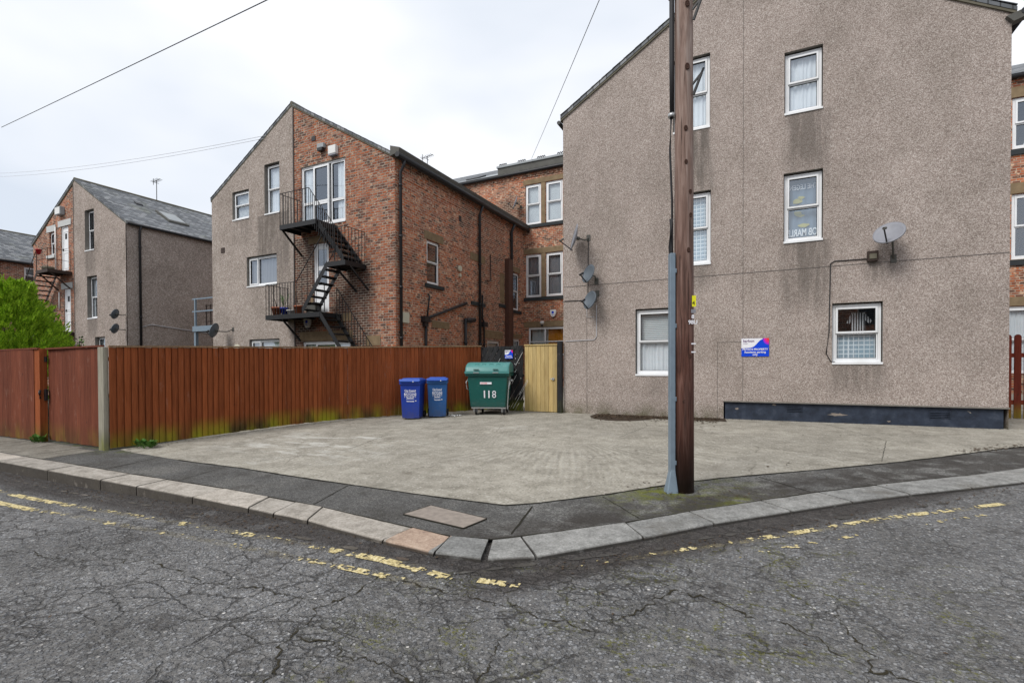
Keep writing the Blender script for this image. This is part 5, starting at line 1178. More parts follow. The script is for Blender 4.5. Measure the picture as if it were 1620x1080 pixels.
def wheelie(x, y, rz, bm_, label, k=1.0):
    t = thing('wheelie_bin', (x, y, G(x, y) + .006), label, 'wheelie bin', 'blue recycling bins against the fence', rz); t.scale = (.90, .90, .96)
    mb = MB(); frustum(mb, .47, .50, .55, .66, .03, .98, 0, .33, .03); frustum(mb, .585, .70, .585, .70, .90, .99, 0, .35); 
    mb.box(-.12, .12, -.01 + .062, .09, .03, .05); mb.build('body', bm_, t, local=True, bevel=.018)
    mb = MB(); frustum(mb, .60, .74, .57, .70, .99, 1.035, 0, .34); frustum(mb, .50, .58, .44, .50, 1.035, 1.06, 0, .36); mb.box(-.27, .27, -.045, -.005, .965, 1.0)
    mb.build('lid', M['lid_blue'], t, local=True, bevel=.012)
    mb = MB(); mb.tube([(-.24, .74, 1.0), (.24, .74, 1.0)], .018, 8); mb.bar((-.22, .70, .96), (-.22, .75, 1.0), .03, .03); mb.bar((.22, .70, .96), (.22, .75, 1.0), .03, .03); mb.build('handle', M['lid_blue'], t, local=True)
    for s_ in (-1, 1):
        mb = MB(); mb.tube([(s_ * .245, .60, .10), (s_ * .295, .60, .10)], .10, 18); mb.build('wheel', M['black'], t, local=True)
    mb = MB(); mb.tube([(-.28, .60, .10), (.28, .60, .10)], .012, 8); mb.build('axle', M['steel'], t, local=True)
    # printed panel: words and bars
    tilt = Matrix.Rotation(math.atan2(.05, .95), 4, 'X') 
    base = Matrix.Translation((0, .045, 0)) 
    fy = lambda z: .083 - .053 * (z - .03) / .95 - .003
    for (s_, z, body, st) in ((.070, .72, 'City Council', .88), (.080, .625, 'RECYCLING', .78), (.036, .575, 'paper  cans  glass', .9), (.036, .535, 'plastic bottles', .95), (.052, .455, 'Newcastle', .95)):
        text_obj('lettering', body, s_, M['sign_white'], t, Matrix.Translation((0, fy(z + .03), z)) @ VERT, .0008, stretch=k * st, bold=.0012)
    mb = MB()
    for z, a, c in ((.607, -.15, .15), (.525, -.11, .11), (.708, -.15, .15)): mb.box(a * k, c * k, fy(z) - .002, fy(z) + .001, z, z + .006)
    mb.box(-.155 * k, -.148 * k, fy(.62) - .002, fy(.62) + .004, .56, .70); mb.box(.148 * k, .155 * k, fy(.62) - .002, fy(.62) + .004, .56, .70); mb.tube([(.15 * k, fy(.47) - .002, .475), (.15 * k, fy(.47), .476)], .024, 12)
    mb.build('print', M['sign_white'], t, local=True)
    mb = MB(); mb.tube([(.10, -.048, .975), (.10, -.040, .975)], .014, 10); mb.build('sticker', M['sign_white'], t, local=True)
    return t
wheelie(-7.68, 9.80, R(24), M['bin_blue'], 'deep blue recycling bin on the left, nearer the fence corner')
wheelie(-7.24, 10.33, R(32), M['bin_blue2'], 'faded blue recycling bin on the right, nearer the green container', .82)

t = thing('waste_container', (-6.27, 11.16, G(-6.3, 11.2) + .005), 'large green four-wheeled waste container with a rounded lid and white painted 118', 'waste container', rz=R(19)); t.scale = (.87, .90, .99)
mb = MB()
prof = [(.17, -.40, .40), (.20, -.42, .42), (1.02, -.50, .50)]; 
frustum(mb, 1.06, .78, 1.20, .96, .20, 1.02, 0, .50, .01); mb.build('body', M['bin_green'], t, local=True, bevel=.03)
mb = MB(); frustum(mb, 1.30, 1.04, 1.32, 1.06, 1.02, 1.10, 0, .51); mb.build('rim', M['bin_green'], t, local=True, bevel=.012)
mb = MB(); pf = []
for k in range(9):
    a = math.pi * (1 - k / 8); pf.append((.51 + .54 * math.cos(a), 1.12 + .27 * (max(0, math.sin(a)) ** .75)))
pts0 = [(-.66, y_, z_) for y_, z_ in pf]; 
rings = []
for xx in (-.66, -.645, -.60, .60, .645, .66):
    q = .94 if abs(xx) > .65 else (.985 if abs(xx) > .64 else 1.0)
    rings.append([mb.bm.verts.new((xx, .51 + (y_ - .51) * q, 1.10 + (z_ - 1.10) * q)) for y_, z_ in pf])
for r0, r1 in zip(rings, rings[1:]):
    for k in range(8): f = mb.bm.faces.new([r0[k], r0[k + 1], r1[k + 1], r1[k]]); f.smooth = True
mb.bm.faces.new(rings[0]); mb.bm.faces.new(rings[-1])
mb.box(-.665, .665, -.06, -.02, 1.09, 1.15); lid = mb.build('lid', M['lid_green'], t, local=True)
mb = MB()
for cx_ in (-.32, -.11, .11, .32):
    y_, z_ = .045, 1.275
    for (a, b_) in (((cx_ - .055, -.0), (cx_ + .055, -.0)), ((cx_ - .055, .09), (cx_ + .055, .09))): mb.bar((a[0], y_ + a[1], z_ + a[1] * .85 - .02), (b_[0], y_ + b_[1], z_ + b_[1] * .85 - .02), .012, .012)
    for s_ in (-.055, .055): mb.bar((cx_ + s_, y_, z_ - .02), (cx_ + s_, y_ + .09, z_ + .0565), .012, .012)
mb.build('moulding', M['bin_green'], lid, local=True)
mb = MB()
for cx_ in (-.32, .26): mb.box(cx_ - .08, cx_ + .08, -.055, -.03, 1.185, 1.205)
mb.build('handle', M['black'], lid, local=True)
mb = MB()
for cx_ in (-.32, .26): mb.box(cx_ - .085, cx_ + .085, -.070, -.045, 1.105, 1.128)
mb.build('grip', M['steel'], lid, local=True)
for s_ in (-1, 1):
    mb = MB(); mb.tube([(s_ * .62, .5, .90), (s_ * .70, .5, .90)], .035, 10); mb.box(s_ * .61 - .02, s_ * .61 + .02, .4, .6, .78, 1.02); mb.build('trunnion', M['steel'], t, local=True)
    mb = MB(); mb.tube([(s_ * .60, .16, .96), (s_ * .66, .13, .86), (s_ * .64, .11, .70), (s_ * .59, .14, .66)], .014, 8); mb.build('handle', M['steel'], t, local=True)
mb = MB(); mb.bar((.585, .13, .16), (.64, .12, .9), .02, .02); mb.bar((-.5, .12, .19), (.54, .12, .19), .03, .03); mb.bar((-.5, .88, .19), (.54, .88, .19), .03, .03); mb.build('frame', M['steel'], t, local=True)
for (cx_, cy_) in ((-.42, .16), (.43, .16), (-.36, .86), (.42, .86)):
    mb = MB(); mb.tube([(cx_ + .03, cy_ + .02, .085), (cx_ + .075, cy_ + .02, .085)], .085, 18); w_ = mb.build('wheel', M['black'], t, local=True)
    mb = MB(); mb.tube([(cx_ + .025, cy_ + .02, .085), (cx_ + .08, cy_ + .02, .085)], .045, 14); mb.build('hub', M['fascia'], w_, local=True)
    mb = MB(); mb.prism([(cx_ - .06, .21), (cx_ + .10, .21), (cx_ + .09, .13), (cx_ + .095, .07), (cx_ + .083, .07), (cx_ + .075, .15), (cx_ + .02, .15), (cx_ - .0, .07), (cx_ - .02, .07)], cy_ - .012, cy_ + .05); mb.build('castor_bracket', M['steel'], t, local=True)
fz = lambda z: .11 - .09 * (z - .20) / .82 - .004
ptilt = Matrix.Rotation(math.atan(.09 / .82), 4, 'X')
for (x_, ch) in ((-.09, '1'), (.045, '1'), (.20, '8')):
    text_obj('painted_number', ch, .27, M['sign_white'], t, Matrix.Translation((x_, fz(.46) - .012, .46)) @ ptilt @ VERT, .001, stretch=1.0, bold=.006 if ch == '1' else .0)
mb = MB(); z = .84; mb.box(-.22, .13, fz(z) - .006, fz(z) + .002, z - .028, z + .028)
mb.build('sticker', M['sign_white'], t, local=True); text_obj('lettering', 'DANGER', .05, M['sign_red'], t, Matrix.Translation((-.10, fz(z) - .008, z - .018)) @ VERT, .0008)

# ================================================================== TELEGRAPH POLE
px_, py_ = -.745, 5.76; pz = G(px_, py_)
t = thing('telegraph_pole', (px_, py_, pz), 'tall weathered brown timber telegraph pole at the pavement corner', 'telegraph pole')
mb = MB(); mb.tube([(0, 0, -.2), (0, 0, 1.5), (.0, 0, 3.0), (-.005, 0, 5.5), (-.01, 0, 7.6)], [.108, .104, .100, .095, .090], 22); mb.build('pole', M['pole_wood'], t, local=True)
rt = Vector((math.cos(YAW), math.sin(YAW), 0)); fw = Vector((-math.sin(YAW), math.cos(YAW), 0))
for z in (4.42, 5.22):
    mb = MB() 
    side = 1
    a = rt * .06 - fw * .09 + Vector((0, 0, z)); b_ = rt * .135 - fw * .15 + Vector((0, 0, z + .09)); c_ = rt * .07 - fw * .09 + Vector((0, 0, z - .11))
    if 1:
        mb.bar(a, b_, .018, .018); mb.bar(b_, c_, .022, .022); mb.bar(b_, b_ + Vector((.0, 0, .05)) + rt * .02, .022, .022)
    mb.build('climbing_step', M['iron'], t, local=True)
for (z, dx, kr) in ((5.28, .0, .034), (4.61, .0, .034), (3.95, -.015, .028), (3.59, -.012, .024), (3.27, .035, .024), (3.02, .04, .024), (2.64, .015, .026), (1.49, .03, .026), (1.0, -.03, .022)):
    mb = MB(); f_ = -(.103 ** 2 - dx * dx) ** .5 + .002; c_ = rt * dx + fw * f_ + Vector((0, 0, z)); ring = []
    for rr, o_ in ((1, 0), (.75, .006), (.4, .003), (.15, .005)):
        ring.append([mb.bm.verts.new(c_ - fw * o_ + rt * math.cos(q) * kr * rr * .8 + Vector((0, 0, math.sin(q) * kr * rr * 1.15))) for q in [2 * math.pi * k / 12 for k in range(12)]])
    for r0, r1 in zip(ring, ring[1:]):
        for k in range(12): mb.bm.faces.new([r0[k], r0[(k + 1) % 12], r1[(k + 1) % 12], r1[k]])
    mb.bm.faces.new(ring[-1]); mb.build('knot', M['knot'], t, local=True)
# black cables down the left side, then the grey cable guard with its foot
L1 = lambda off, z, f_=0: rt * off + fw * f_ + Vector((0, 0, z))
mb = MB(); mb.tube([L1(-.135, 7.5), L1(-.135, 4.7), L1(-.135, 4.1)], [.027, .027, .022], 8); mb.tube([L1(-.142, 4.1), L1(-.155, 3.75), L1(-.132, 3.2), L1(-.13, 2.6), L1(-.14, 2.3)], .012, 6); mb.tube([L1(-.14, 3.0), L1(-.15, 2.7), L1(-.13, 2.4), L1(-.135, 2.2)], .022, 6)
mb.build('cable', M['cable'], t, local=True)
mb = MB()
for z in (5.42, 4.13): mb.tube([L1(-.135, z - .02), L1(-.135, z + .02)], .040, 10)
mb.build('cable_clip', M['steel'], t, local=True)
mb = MB(); RM = Matrix.Rotation(YAW, 4, 'Z')
mb.box(-.166, -.108, -.05, .03, .12, 2.62, rot=RM); 
for z in (.3, 1.0, 1.8, 2.4): mb.box(-.110, -.098, -.058, .02, z, z + .05, rot=RM)
mb.build('cable_guard', M['galv'], t, local=True, bevel=.012)
mb = MB(); v0 = [(-.215, -.09), (-.085, -.09), (-.085, .05), (-.215, .05)]; v1 = [(-.160, -.050), (-.108, -.050), (-.108, .03), (-.160, .03)]
A = [mb.bm.verts.new(RM @ Vector((x, y, -.02))) for x, y in v0]; B = [mb.bm.verts.new(RM @ Vector((x, y, .25))) for x, y in v1]
mb.bm.faces.new(A[::-1]); mb.bm.faces.new(B)
for i in range(4): mb.bm.faces.new([A[i], A[(i + 1) % 4], B[(i + 1) % 4], B[i]])
mb.build('guard_foot', M['galv'], t, local=True, bevel=.01)
def plate(name, off, z0, z1, w_, mat, body=None, tm=None, ts=.04):
    mb = MB(); f_ = -math.sqrt(max(0, .106 ** 2 - off ** 2)) - .004
    mb.box(off - w_ / 2, off + w_ / 2, f_ - .004, f_, z0, z1, rot=RM @ Matrix.Rotation(math.asin(off / .12) * .9, 4, 'Z') if 0 else RM); o = mb.build(name, mat, t, local=True)
    if body: text_obj('lettering', body, ts, tm, t, RM @ Matrix.Translation((off, f_ - .006, z0 + .02)) @ VERT, .0006)
plate('danger_tag', .075, 2.03, 2.15, .055, plain('tag_yellow', (.80, .78, .02), .5), '4', M['black'], .06)
plate('number_tag', .066, 1.96, 2.0, .06, M['dish_grey']); 
for z, s_ in ((1.90, '8'), (1.84, '98U')): text_obj('number_tag', s_, .058, M['sign_white'], t, RM @ Matrix.Translation((.058, -.112, z)) @ VERT, .001, bold=.002)
plate('number_tag', .066, 1.62, 1.635, .06, M['sign_white']); plate('number_tag', .066, 1.53, 1.545, .06, M['sign_white'])
# overhead cables
top = Vector((px_, py_, pz + 7.57))
def cable(name, a, b_, r, sag, label, mat='cable', group=None, ext=0):
    a, b_ = Vector(a), Vector(b_); mb = MB(); pts = []
    for k in range(25):
        q = k / 24; p = a.lerp(b_, q); p.z -= sag * 4 * q * (1 - q); pts.append(tuple(p))
    mb.tube(pts, r, 6); tag(mb.build(name, M[mat]), label, 'cable', group)
cable('overhead_cable', top, (-27.4, 8.9, 11.2), .010, .02, 'dark overhead cable running from the pole across the upper left sky', 'cable')
cable('overhead_cable', top, (-9.72, YT - .15, 11.35), .008, .04, 'thin overhead cable rising steeply from the terrace roof to the top edge')
cable('overhead_cable', (-16.0, YF - .1, 9.87), (-45.1, 14.5, 14.38), .007, .25, 'upper of the two pale lines left of the middle gable', 'cable_grey')
cable('overhead_cable', (-16.05, YF - .1, 9.78), (-45.1, 14.5, 14.15), .007, .25, 'lower of the two pale lines left of the middle gable', 'cable_grey')

# ================================================================== DISHES, AERIALS, SMALL WALL THINGS
def dish(x, y, z, aim, r, mat, label, wall_pt=None, group='satellite dishes', tilt=18, ry=1.12):
    """aim: azimuth the dish looks along, degrees from +X"""
    t = thing('satellite_dish', (x, y, z), label, 'satellite dish', group)
    Mx = Matrix.Rotation(R(aim), 4, 'Z') @ Matrix.Rotation(R(-tilt), 4, 'Y')     # local +X is where it looks
    mb = MB(); rings = []
    for i in range(7):
        q = i / 6; rings.append([mb.bm.verts.new(Mx @ Vector((.16 * r * q * q * 1.6, r * q * math.cos(a), r * ry * q * math.sin(a)))) for a in [2 * math.pi * k / 28 for k in range(28)]] if i else [mb.bm.verts.new(Mx @ Vector((0, 0, 0)))])
    for k in range(28): mb.bm.faces.new([rings[0][0], rings[1][k], rings[1][(k + 1) % 28]]).smooth = True
    for r0, r1 in zip(rings[1:], rings[2:]):
        for k in range(28): mb.bm.faces.new([r0[k], r1[k], r1[(k + 1) % 28], r0[(k + 1) % 28]]).smooth = True
    lip = [mb.bm.verts.new(v.co + (Mx.to_3x3() @ Vector((-.018, 0, 0)))) for v in rings[-1]]
    for k in range(28): mb.bm.faces.new([rings[-1][k], rings[-1][(k + 1) % 28], lip[(k + 1) % 28], lip[k]])
    o = mb.build('reflector', mat, t, local=True); sm = o.modifiers.new('solid', 'SOLIDIFY'); sm.thickness = .006; sm.offset = 0
    tip = Mx @ Vector((r * 1.35, 0, -r * .55)); bot = Mx @ Vector((.02, 0, -r * ry * .98))
    mb = MB(); mb.bar(bot, tip, .022, .022); mb.build('arm', M['pipe'], t, local=True)
    mb = MB(); mb.tube([tip + Vector((0, 0, -.02)), tip + (Mx.to_3x3() @ Vector((-.09, 0, .07)))], .026, 10); mb.build('receiver', M['pipe'] if mat != M['dish_grey'] else M['fascia'], t, local=True)
    back = Mx @ Vector((-.08, 0, 0)); wp = Vector(wall_pt) - Vector((x, y, z))
    mb = MB(); mb.tube([Mx @ Vector((0, 0, 0)), back], .045, 10); mb.tube([back, (back.x * .4 + wp.x * .6, back.y * .4 + wp.y * .6, back.z), tuple(wp)], .018, 8); mb.box(wp.x - .05, wp.x + .05, wp.y - .012, wp.y + .012, wp.z - .08, wp.z + .08); mb.build('bracket', M['fascia'], t, local=True)
    return t
dish(-4.13, YF - .36, 4.72, 207, .30, M['dish_grey'], 'pale satellite dish seen edge-on, topmost of three left of the large pebbledash wall', (-3.93, YF, 4.78), tilt=14)
dish(-3.82, YF - .26, 3.80, 236, .215, M['dish_dark'], 'dark satellite dish in the middle of three left of the large pebbledash wall', (-3.72, YF, 3.66))
dish(-3.79, YF - .24, 3.14, 238, .215, M['dish_dark'], 'dark satellite dish, lowest of three left of the large pebbledash wall', (-3.70, YF, 3.34))
dish(2.28, YF - .32, 4.04, 245, .265, M['dish_grey'], 'light grey satellite dish high on the right part of the large pebbledash wall', (2.40, YF, 3.62), tilt=34, ry=1.0)
dish(-25.50, YF - .42, 3.86, 205, .20, M['dish_dark'], 'dark satellite dish, upper of two on the far pebbledash corner', (-25.55, YF, 3.9)); dish(-25.52, YF - .42, 3.22, 205, .20, M['dish_dark'], 'dark satellite dish, lower of two on the far pebbledash corner', (-25.57, YF, 3.2))
dish(-18.40, YF - .50, 2.88, 205, .25, M['dish_dark'], 'dark satellite dish low on the left corner of the half brick gable building', (-18.05, YF - .03, 2.95))
dish(-10.42, YT - .40, 9.28, 215, .28, M['dish_grey'], 'small pale satellite dish beside the top floor paired windows of the terrace', (-10.35, YT, 9.2))
mb = MB(); y_ = YF - .012
mb.tube([(-3.93, y_, 4.7), (-3.95, y_, 3.3)], .008, 6); mb.tube([(-4.58, y_, 3.2), (-3.98, y_, 3.19)], .009, 6)
tag(mb.build('aerial_cable', M['cable']), 'black cable hanging between the satellite dishes at the left end of the large pebbledash wall', 'cable')
mb = MB(); mb.tube([(-3.98, y_, 3.0), (-3.97, y_, 2.75), (-3.78, y_, 2.75)], .006, 6); mb.tube([(-3.72, y_, 3.05), (-3.72, y_, 2.25), (-3.78, y_, 2.17), (-4.56, y_, 2.15)], .010, 6)
tag(mb.build('aerial_cable', M['cable_grey']), 'pale cable looping under the lowest satellite dish of the large pebbledash wall', 'cable')
mb = MB(); mb.tube([(2.02, y_, 3.66), (1.40, y_, 3.67), (1.33, y_, 3.62), (1.31, y_, 2.2), (1.26, y_, 1.75), (1.34, y_, 1.58), (1.42, y_, 1.56)], .010, 6)
tag(mb.build('aerial_cable', M['cable']), 'black cable running down beside the ground floor right window', 'cable')
mb = MB(); mb.box(1.96, 2.14, YF - .10, YF, 3.60, 3.80); mb.box(1.99, 2.11, YF - .115, YF - .10, 3.64, 3.74, 1)
tag(mb.build('wall_vent', [M['iron_rust'], M['verge']]), 'small dark box vent left of the light grey dish on the pebbledash wall', 'vent')

def aerial(x, y, z, h, label):
    t = thing('tv_aerial', (x, y, z), label, 'aerial'); mb = MB(); mb.tube([(0, 0, -.3), (0, 0, h)], .018, 6); mb.build('mast', M['iron'], t, local=True)
    mb = MB(); mb.bar((-.35, 0, h - .05), (.35, 0, h + .02), .02, .02)
    for k in range(7): mb.bar((-.32 + k * .1, -.16, h - .045 + k * .01), (-.32 + k * .1, .16, h - .045 + k * .01), .012, .012)
    mb.bar((-.30, 0, h - .2), (-.30, 0, h + .15), .02, .02); mb.bar((0, -.12, h - .15), (0, .12, h - .15), .015, .015); mb.build('antenna', M['iron'], t, local=True)
aerial(-29.9, 16.0, 10.7, 1.15, 'tv aerial on a thin mast on the far slate ridge'); aerial(-14.74, 20.3, 10.75, 1.15, 'tv aerial showing behind the eaves of the half brick building')

def alarm(x, y, z, label):
    t = thing('alarm_box', (x, y, z), label, 'alarm box', 'burglar alarm boxes')
    mb = MB(); mb.prism([(-.15, .13), (-.13, .16), (.13, .16), (.15, .13), (.15, .0), (.08, -.14), (.04, -.17), (-.04, -.17), (-.08, -.14), (-.15, 0)], -.09, 0); mb.build('case', M['white'], t, local=True, bevel=.015)
    mb = MB(); mb.tube([(0, -.091, .04), (0, -.096, .04)], .06, 14); mb.box(-.05, .05, -.096, -.09, -.08, -.06); mb.build('badge', M['sign_blue'], t, local=True)
    mb = MB(); mb.box(-.05, .05, -.08, -.01, -.20, -.165); mb.build('strobe', M['pipe'], t, local=True)
alarm(-14.03, YF, 3.02, 'white alarm box under the lowest landing of the black fire escape'); alarm(-8.68, YT, 3.98, 'white alarm box above the ground floor window of the rear terrace')
t = thing('security_camera', (-9.25, YT - .03, 3.56), 'small white dome camera over the ground floor window of the rear terrace', 'camera')
mb = MB(); mb.lathe([(.02, -.09), (.08, -.06), (.10, 0), (.10, .06), (.05, .08)], 14); o = mb.build('dome', M['white'], t, local=True); mb = MB(); mb.box(-.05, .05, -.02, .03, -.16, -.09); mb.build('mount', M['pipe'], t, local=True)
t = thing('wall_light', (-12.74, YF, 8.72), 'square white light box just above the top glazed doors', 'light'); mb = MB(); mb.box(-.17, .17, -.14, 0, -.14, .14); mb.build('case', M['white'], t, local=True, bevel=.02); mb = MB(); mb.box(-.17, .17, -.13, -.01, -.18, -.142); mb.build('lens', M['dish_grey'], t, local=True)
t = thing('wall_vent', (-13.29, YF, 8.95), 'grey flue vent on the brick gable left of the white light box', 'vent'); mb = MB(); mb.box(-.15, .15, -.12, 0, -.06, .10); mb.build('cowl', M['lead'], t, local=True, bevel=.015); mb = MB(); mb.box(-.11, .11, -.15, -.02, -.16, -.06); mb.build('outlet', M['pipe'], t, local=True)
mb = MB(); mb.box(-13.80, -13.62, YF - .02, YF + .01, 9.25, 9.40); tag(mb.build('wall_vent', M['pipe']), 'small dark air brick high in the brick gable, above the grey flue vent', 'vent')
t = thing('wall_light', (-31.25, YF, 9.3), 'pale floodlight above the upper white door of the far brick gable', 'light'); mb = MB(); mb.box(-.28, .28, -.2, 0, -.2, .2); mb.build('case', M['lead'], t, local=True, bevel=.02); mb = MB(); mb.box(-.24, .24, -.21, -.20, -.16, .16); mb.build('lens', M['white'], t, local=True)
mb = MB(); mb.tube([(-17.78, YF - .10, 2.18), (-17.78, YF - .03, 2.18)], .19, 20); tag(mb.build('wall_vent', M['cream'], None, bevel=.02), 'round cream vent cover low on the half brick building, just over the fence', 'vent')
mb = MB(); mb.tube([(-19.0, YF - .06, 1.95), (-17.8, YF - .06, 2.0)], .02, 6); tag(mb.build('service_pipe', M['pipe']), 'thin dark pipe running left of the round cream vent cover', 'pipe')
mb = MB(); mb.box(-18.72, -18.5, YF - .045, YF - .028, 5.92, 6.12); tag(mb.build('wall_vent', M['iron_rust']), 'small rusty square vent left of the middle floor window of the half brick building', 'vent')

def sign(x, y, z, w_, h_, label, full=True):
    t = thing('parking_sign', (x, y, z), label, 'sign', 'private parking signs')
    mb = MB(); mb.box(0, w_, -.006, 0, 0, h_); mb.build('panel', M['sign_blue'], t, local=True)
    cu = [(0, h_ * .46)]
    for k in range(13):
        q = k / 12; cu.append((w_ * (.12 + .68 * q), h_ * (.47 + .53 * (1 / (1 + math.exp(-9 * (q - .68)))) - (.0 if q < .99 else 0)) ))
    cu = [(a, min(b_, h_)) for a, b_ in cu]
    mb = MB(); mb.face([(a, -.008, b_) for a, b_ in cu] + [(w_ * .80, -.008, h_), (0, -.008, h_)]); mb.build('white_field', M['sign_white'], t, local=True)
    for nm, mm, r0, d in (('purple_field', 'sign_purple', .40, .0080), ('pink_field', 'sign_pink', .30, .0085), ('red_field', 'sign_red', .16, .009)):
        mb = MB(); mb.face([(w_, -d, h_)] + [(w_ - w_ * .52 * r0 * math.cos(a) * 1.05, -d, h_ - h_ * .9 * r0 * math.sin(a)) for a in [math.pi / 2 * k / 10 for k in range(11)]]); mb.build(nm, M[mm], t, local=True)
    tx = lambda b_, s_, X_, Z_, mt, al='CENTER', bo=.0014, st=1: text_obj('lettering', b_, s_, M[mt], t, Matrix.Translation((X_ * w_, -.010, Z_ * h_)) @ VERT, .0006, al, st, bo)
    tx('karbon', h_ * .20, .06, .80, 'sign_ink', 'LEFT'); tx('homes', h_ * .085, .06, .70, 'sign_ink', 'LEFT', 0)
    if full: tx('PRIVATE PROPERTY', h_ * .145, .5, .345, 'sign_white', bo=.0014); tx('Residents parking', h_ * .15, .5, .19, 'sign_white', bo=.0014); tx('only', h_ * .15, .5, .055, 'sign_white', bo=.0014)
    else: tx('Residents', h_ * .20, .5, .26, 'sign_white', bo=.001); tx('parking only', h_ * .20, .5, .08, 'sign_white', bo=.001)
sign(-.36, YF - .012, 1.70, .55, .40, 'larger blue and white parking sign fixed to the pebbledash wall right of the telegraph pole')
sign(-6.27, 12.175, 1.71, .24, .23, 'small blue and white parking sign on the slanted black boards above the green container', False)

# ================================================================== PLANTS AND LITTER
t = thing('conifer_tree', (-20.75, 6.7, G(-20.75, 6.7)), 'bushy bright green conifer behind the fence at the left edge', 'tree')
mb = MB(); mb.tube([(0, 0, 0), (.05, .02, 1.4), (0, 0, 3.2)], [.12, .08, .02], 8); mb.build('trunk', M['pole_wood'], t, local=True)
mb = MB(); rnd = random.Random(3)
def tuft(p, d, s_):
    """a flat upright spray of scale leaves"""
    d = d.normalized(); sd_ = d.cross(Vector((rnd.uniform(-1, 1), rnd.uniform(-1, 1), rnd.uniform(-.3, .3)))).normalized()
    for k in range(7):
        q = k / 7; b0 = p + d * s_ * q; w_ = s_ * .34 * (1 - q * .75)
        for sg in (-1, 1):
            e = b0 + (sd_ * sg * .8 + d * .75).normalized() * w_ * rnd.uniform(.8, 1.3)
            n_ = d * .034; mb.bm.faces.new([mb.bm.verts.new(v) for v in (b0 - n_ * .6, e, b0 + n_)])
    e = p + d * s_ * 1.12; mb.bm.faces.new([mb.bm.verts.new(v) for v in (p + d * s_ * .6 - sd_ * .012, e, p + d * s_ * .6 + sd_ * .012)])
plumes = []
for i in range(430):
    z = rnd.random() ** .8 * 3.62 + .25; a = rnd.uniform(0, 6.283); rr = 1.95 * (1 - (z / 4.05) ** 1.7) ** .8 * rnd.uniform(.72, 1.05)
    plumes.append((Vector((math.cos(a) * rr, math.sin(a) * rr, z)), Vector((math.cos(a) * .55, math.sin(a) * .55, 1)).normalized(), rnd.uniform(.26, .48)))
for c_, d, s_ in plumes:
    for k in range(46):
        q = rnd.random(); wd = .21 * math.sin(math.pi * min(1, q * .75 + .2)); off = Vector((rnd.gauss(0, 1), rnd.gauss(0, 1), rnd.gauss(0, .5))).normalized() * wd * rnd.uniform(.4, 1)
        tuft(c_ + d * (q * s_ * 1.5 - s_ * .5) + off, (d + off * 3.2 + Vector((0, 0, .2))), rnd.uniform(.085, .15))
mb.build('crown', M['conifer'], t, local=True, recalc=False)
def weed(x, y, z, r, n_, label, name='weed', h=1):
    mb = MB(); 
    for k in range(n_):
        a = rnd.uniform(0, 6.283); q = rnd.random() ** .6 * r; p = Vector((x + math.cos(a) * q, y + math.sin(a) * q * .6, z)); d = Vector((math.cos(a) * .7, math.sin(a) * .7, rnd.uniform(.4, 1.4) * h)).normalized(); l_ = rnd.uniform(.03, .085) * (1 + h * .3)
        s_ = d.cross(Vector((0, 0, 1))).normalized() * l_ * .32; p = p + Vector((0, 0, rnd.uniform(0, .09) * h))
        mb.bm.faces.new([mb.bm.verts.new(v) for v in (p, p + d * l_ * .5 + s_, p + d * l_, p + d * l_ * .5 - s_)])
    o = mb.build(name, M['weed'], None, recalc=False); tag(o, label, 'plant'); return o
weed(-9.80, 5.02, .07, .20, 150, 'low green weed at the foot of the long fence near the weathered post')
weed(-12.62, 4.56, .04, .16, 90, 'dark weed in the gap between the left fence and the gate')
for (x, y, z, r_, n_, h_, lb) in ((-16.3, 9.6, 1.86, .75, 420, 2.2, 'strip of green foliage topping the fence below the half brick gable'), (-14.4, 9.9, 1.84, .35, 110, 2, 'small leafy tips topping the fence below the black stair'),
                              (-23.6, 9.8, 2.35, .22, 60, 3, 'sparse leafy shoot by the downpipe of the far pebbledash building'), (-26.3, 9.6, 2.4, .2, 60, 3, 'sparse leafy shoot over the gate right of the conifer')):
    t = thing('shrub', (x, y, .2), lb, 'shrub'); mb = MB()
    for k in range(n_):
        a = rnd.uniform(0, 6.283); q = rnd.random() ** .6 * r_; p = Vector((math.cos(a) * q, math.sin(a) * q * .6, z - .2 - rnd.uniform(0, .6) + rnd.uniform(0, .12) * h_)); d = Vector((math.cos(a), math.sin(a), rnd.uniform(.3, 2))).normalized(); l_ = rnd.uniform(.07, .15); s_ = d.cross(Vector((0, 0, 1))).normalized() * l_ * .3
        mb.bm.faces.new([mb.bm.verts.new(v) for v in (p, p + d * l_ * .5 + s_, p + d * l_, p + d * l_ * .5 - s_)])
    mb.build('foliage', M['weed'], t, local=True, recalc=False)
    mb = MB()
    for k in range(7): a = rnd.uniform(0, 6.28); mb.tube([(0, 0, 0), (math.cos(a) * r_ * .6, math.sin(a) * r_ * .35, z - .15)], .012, 4)
    mb.build('stem', M['leaf'], t, local=True)
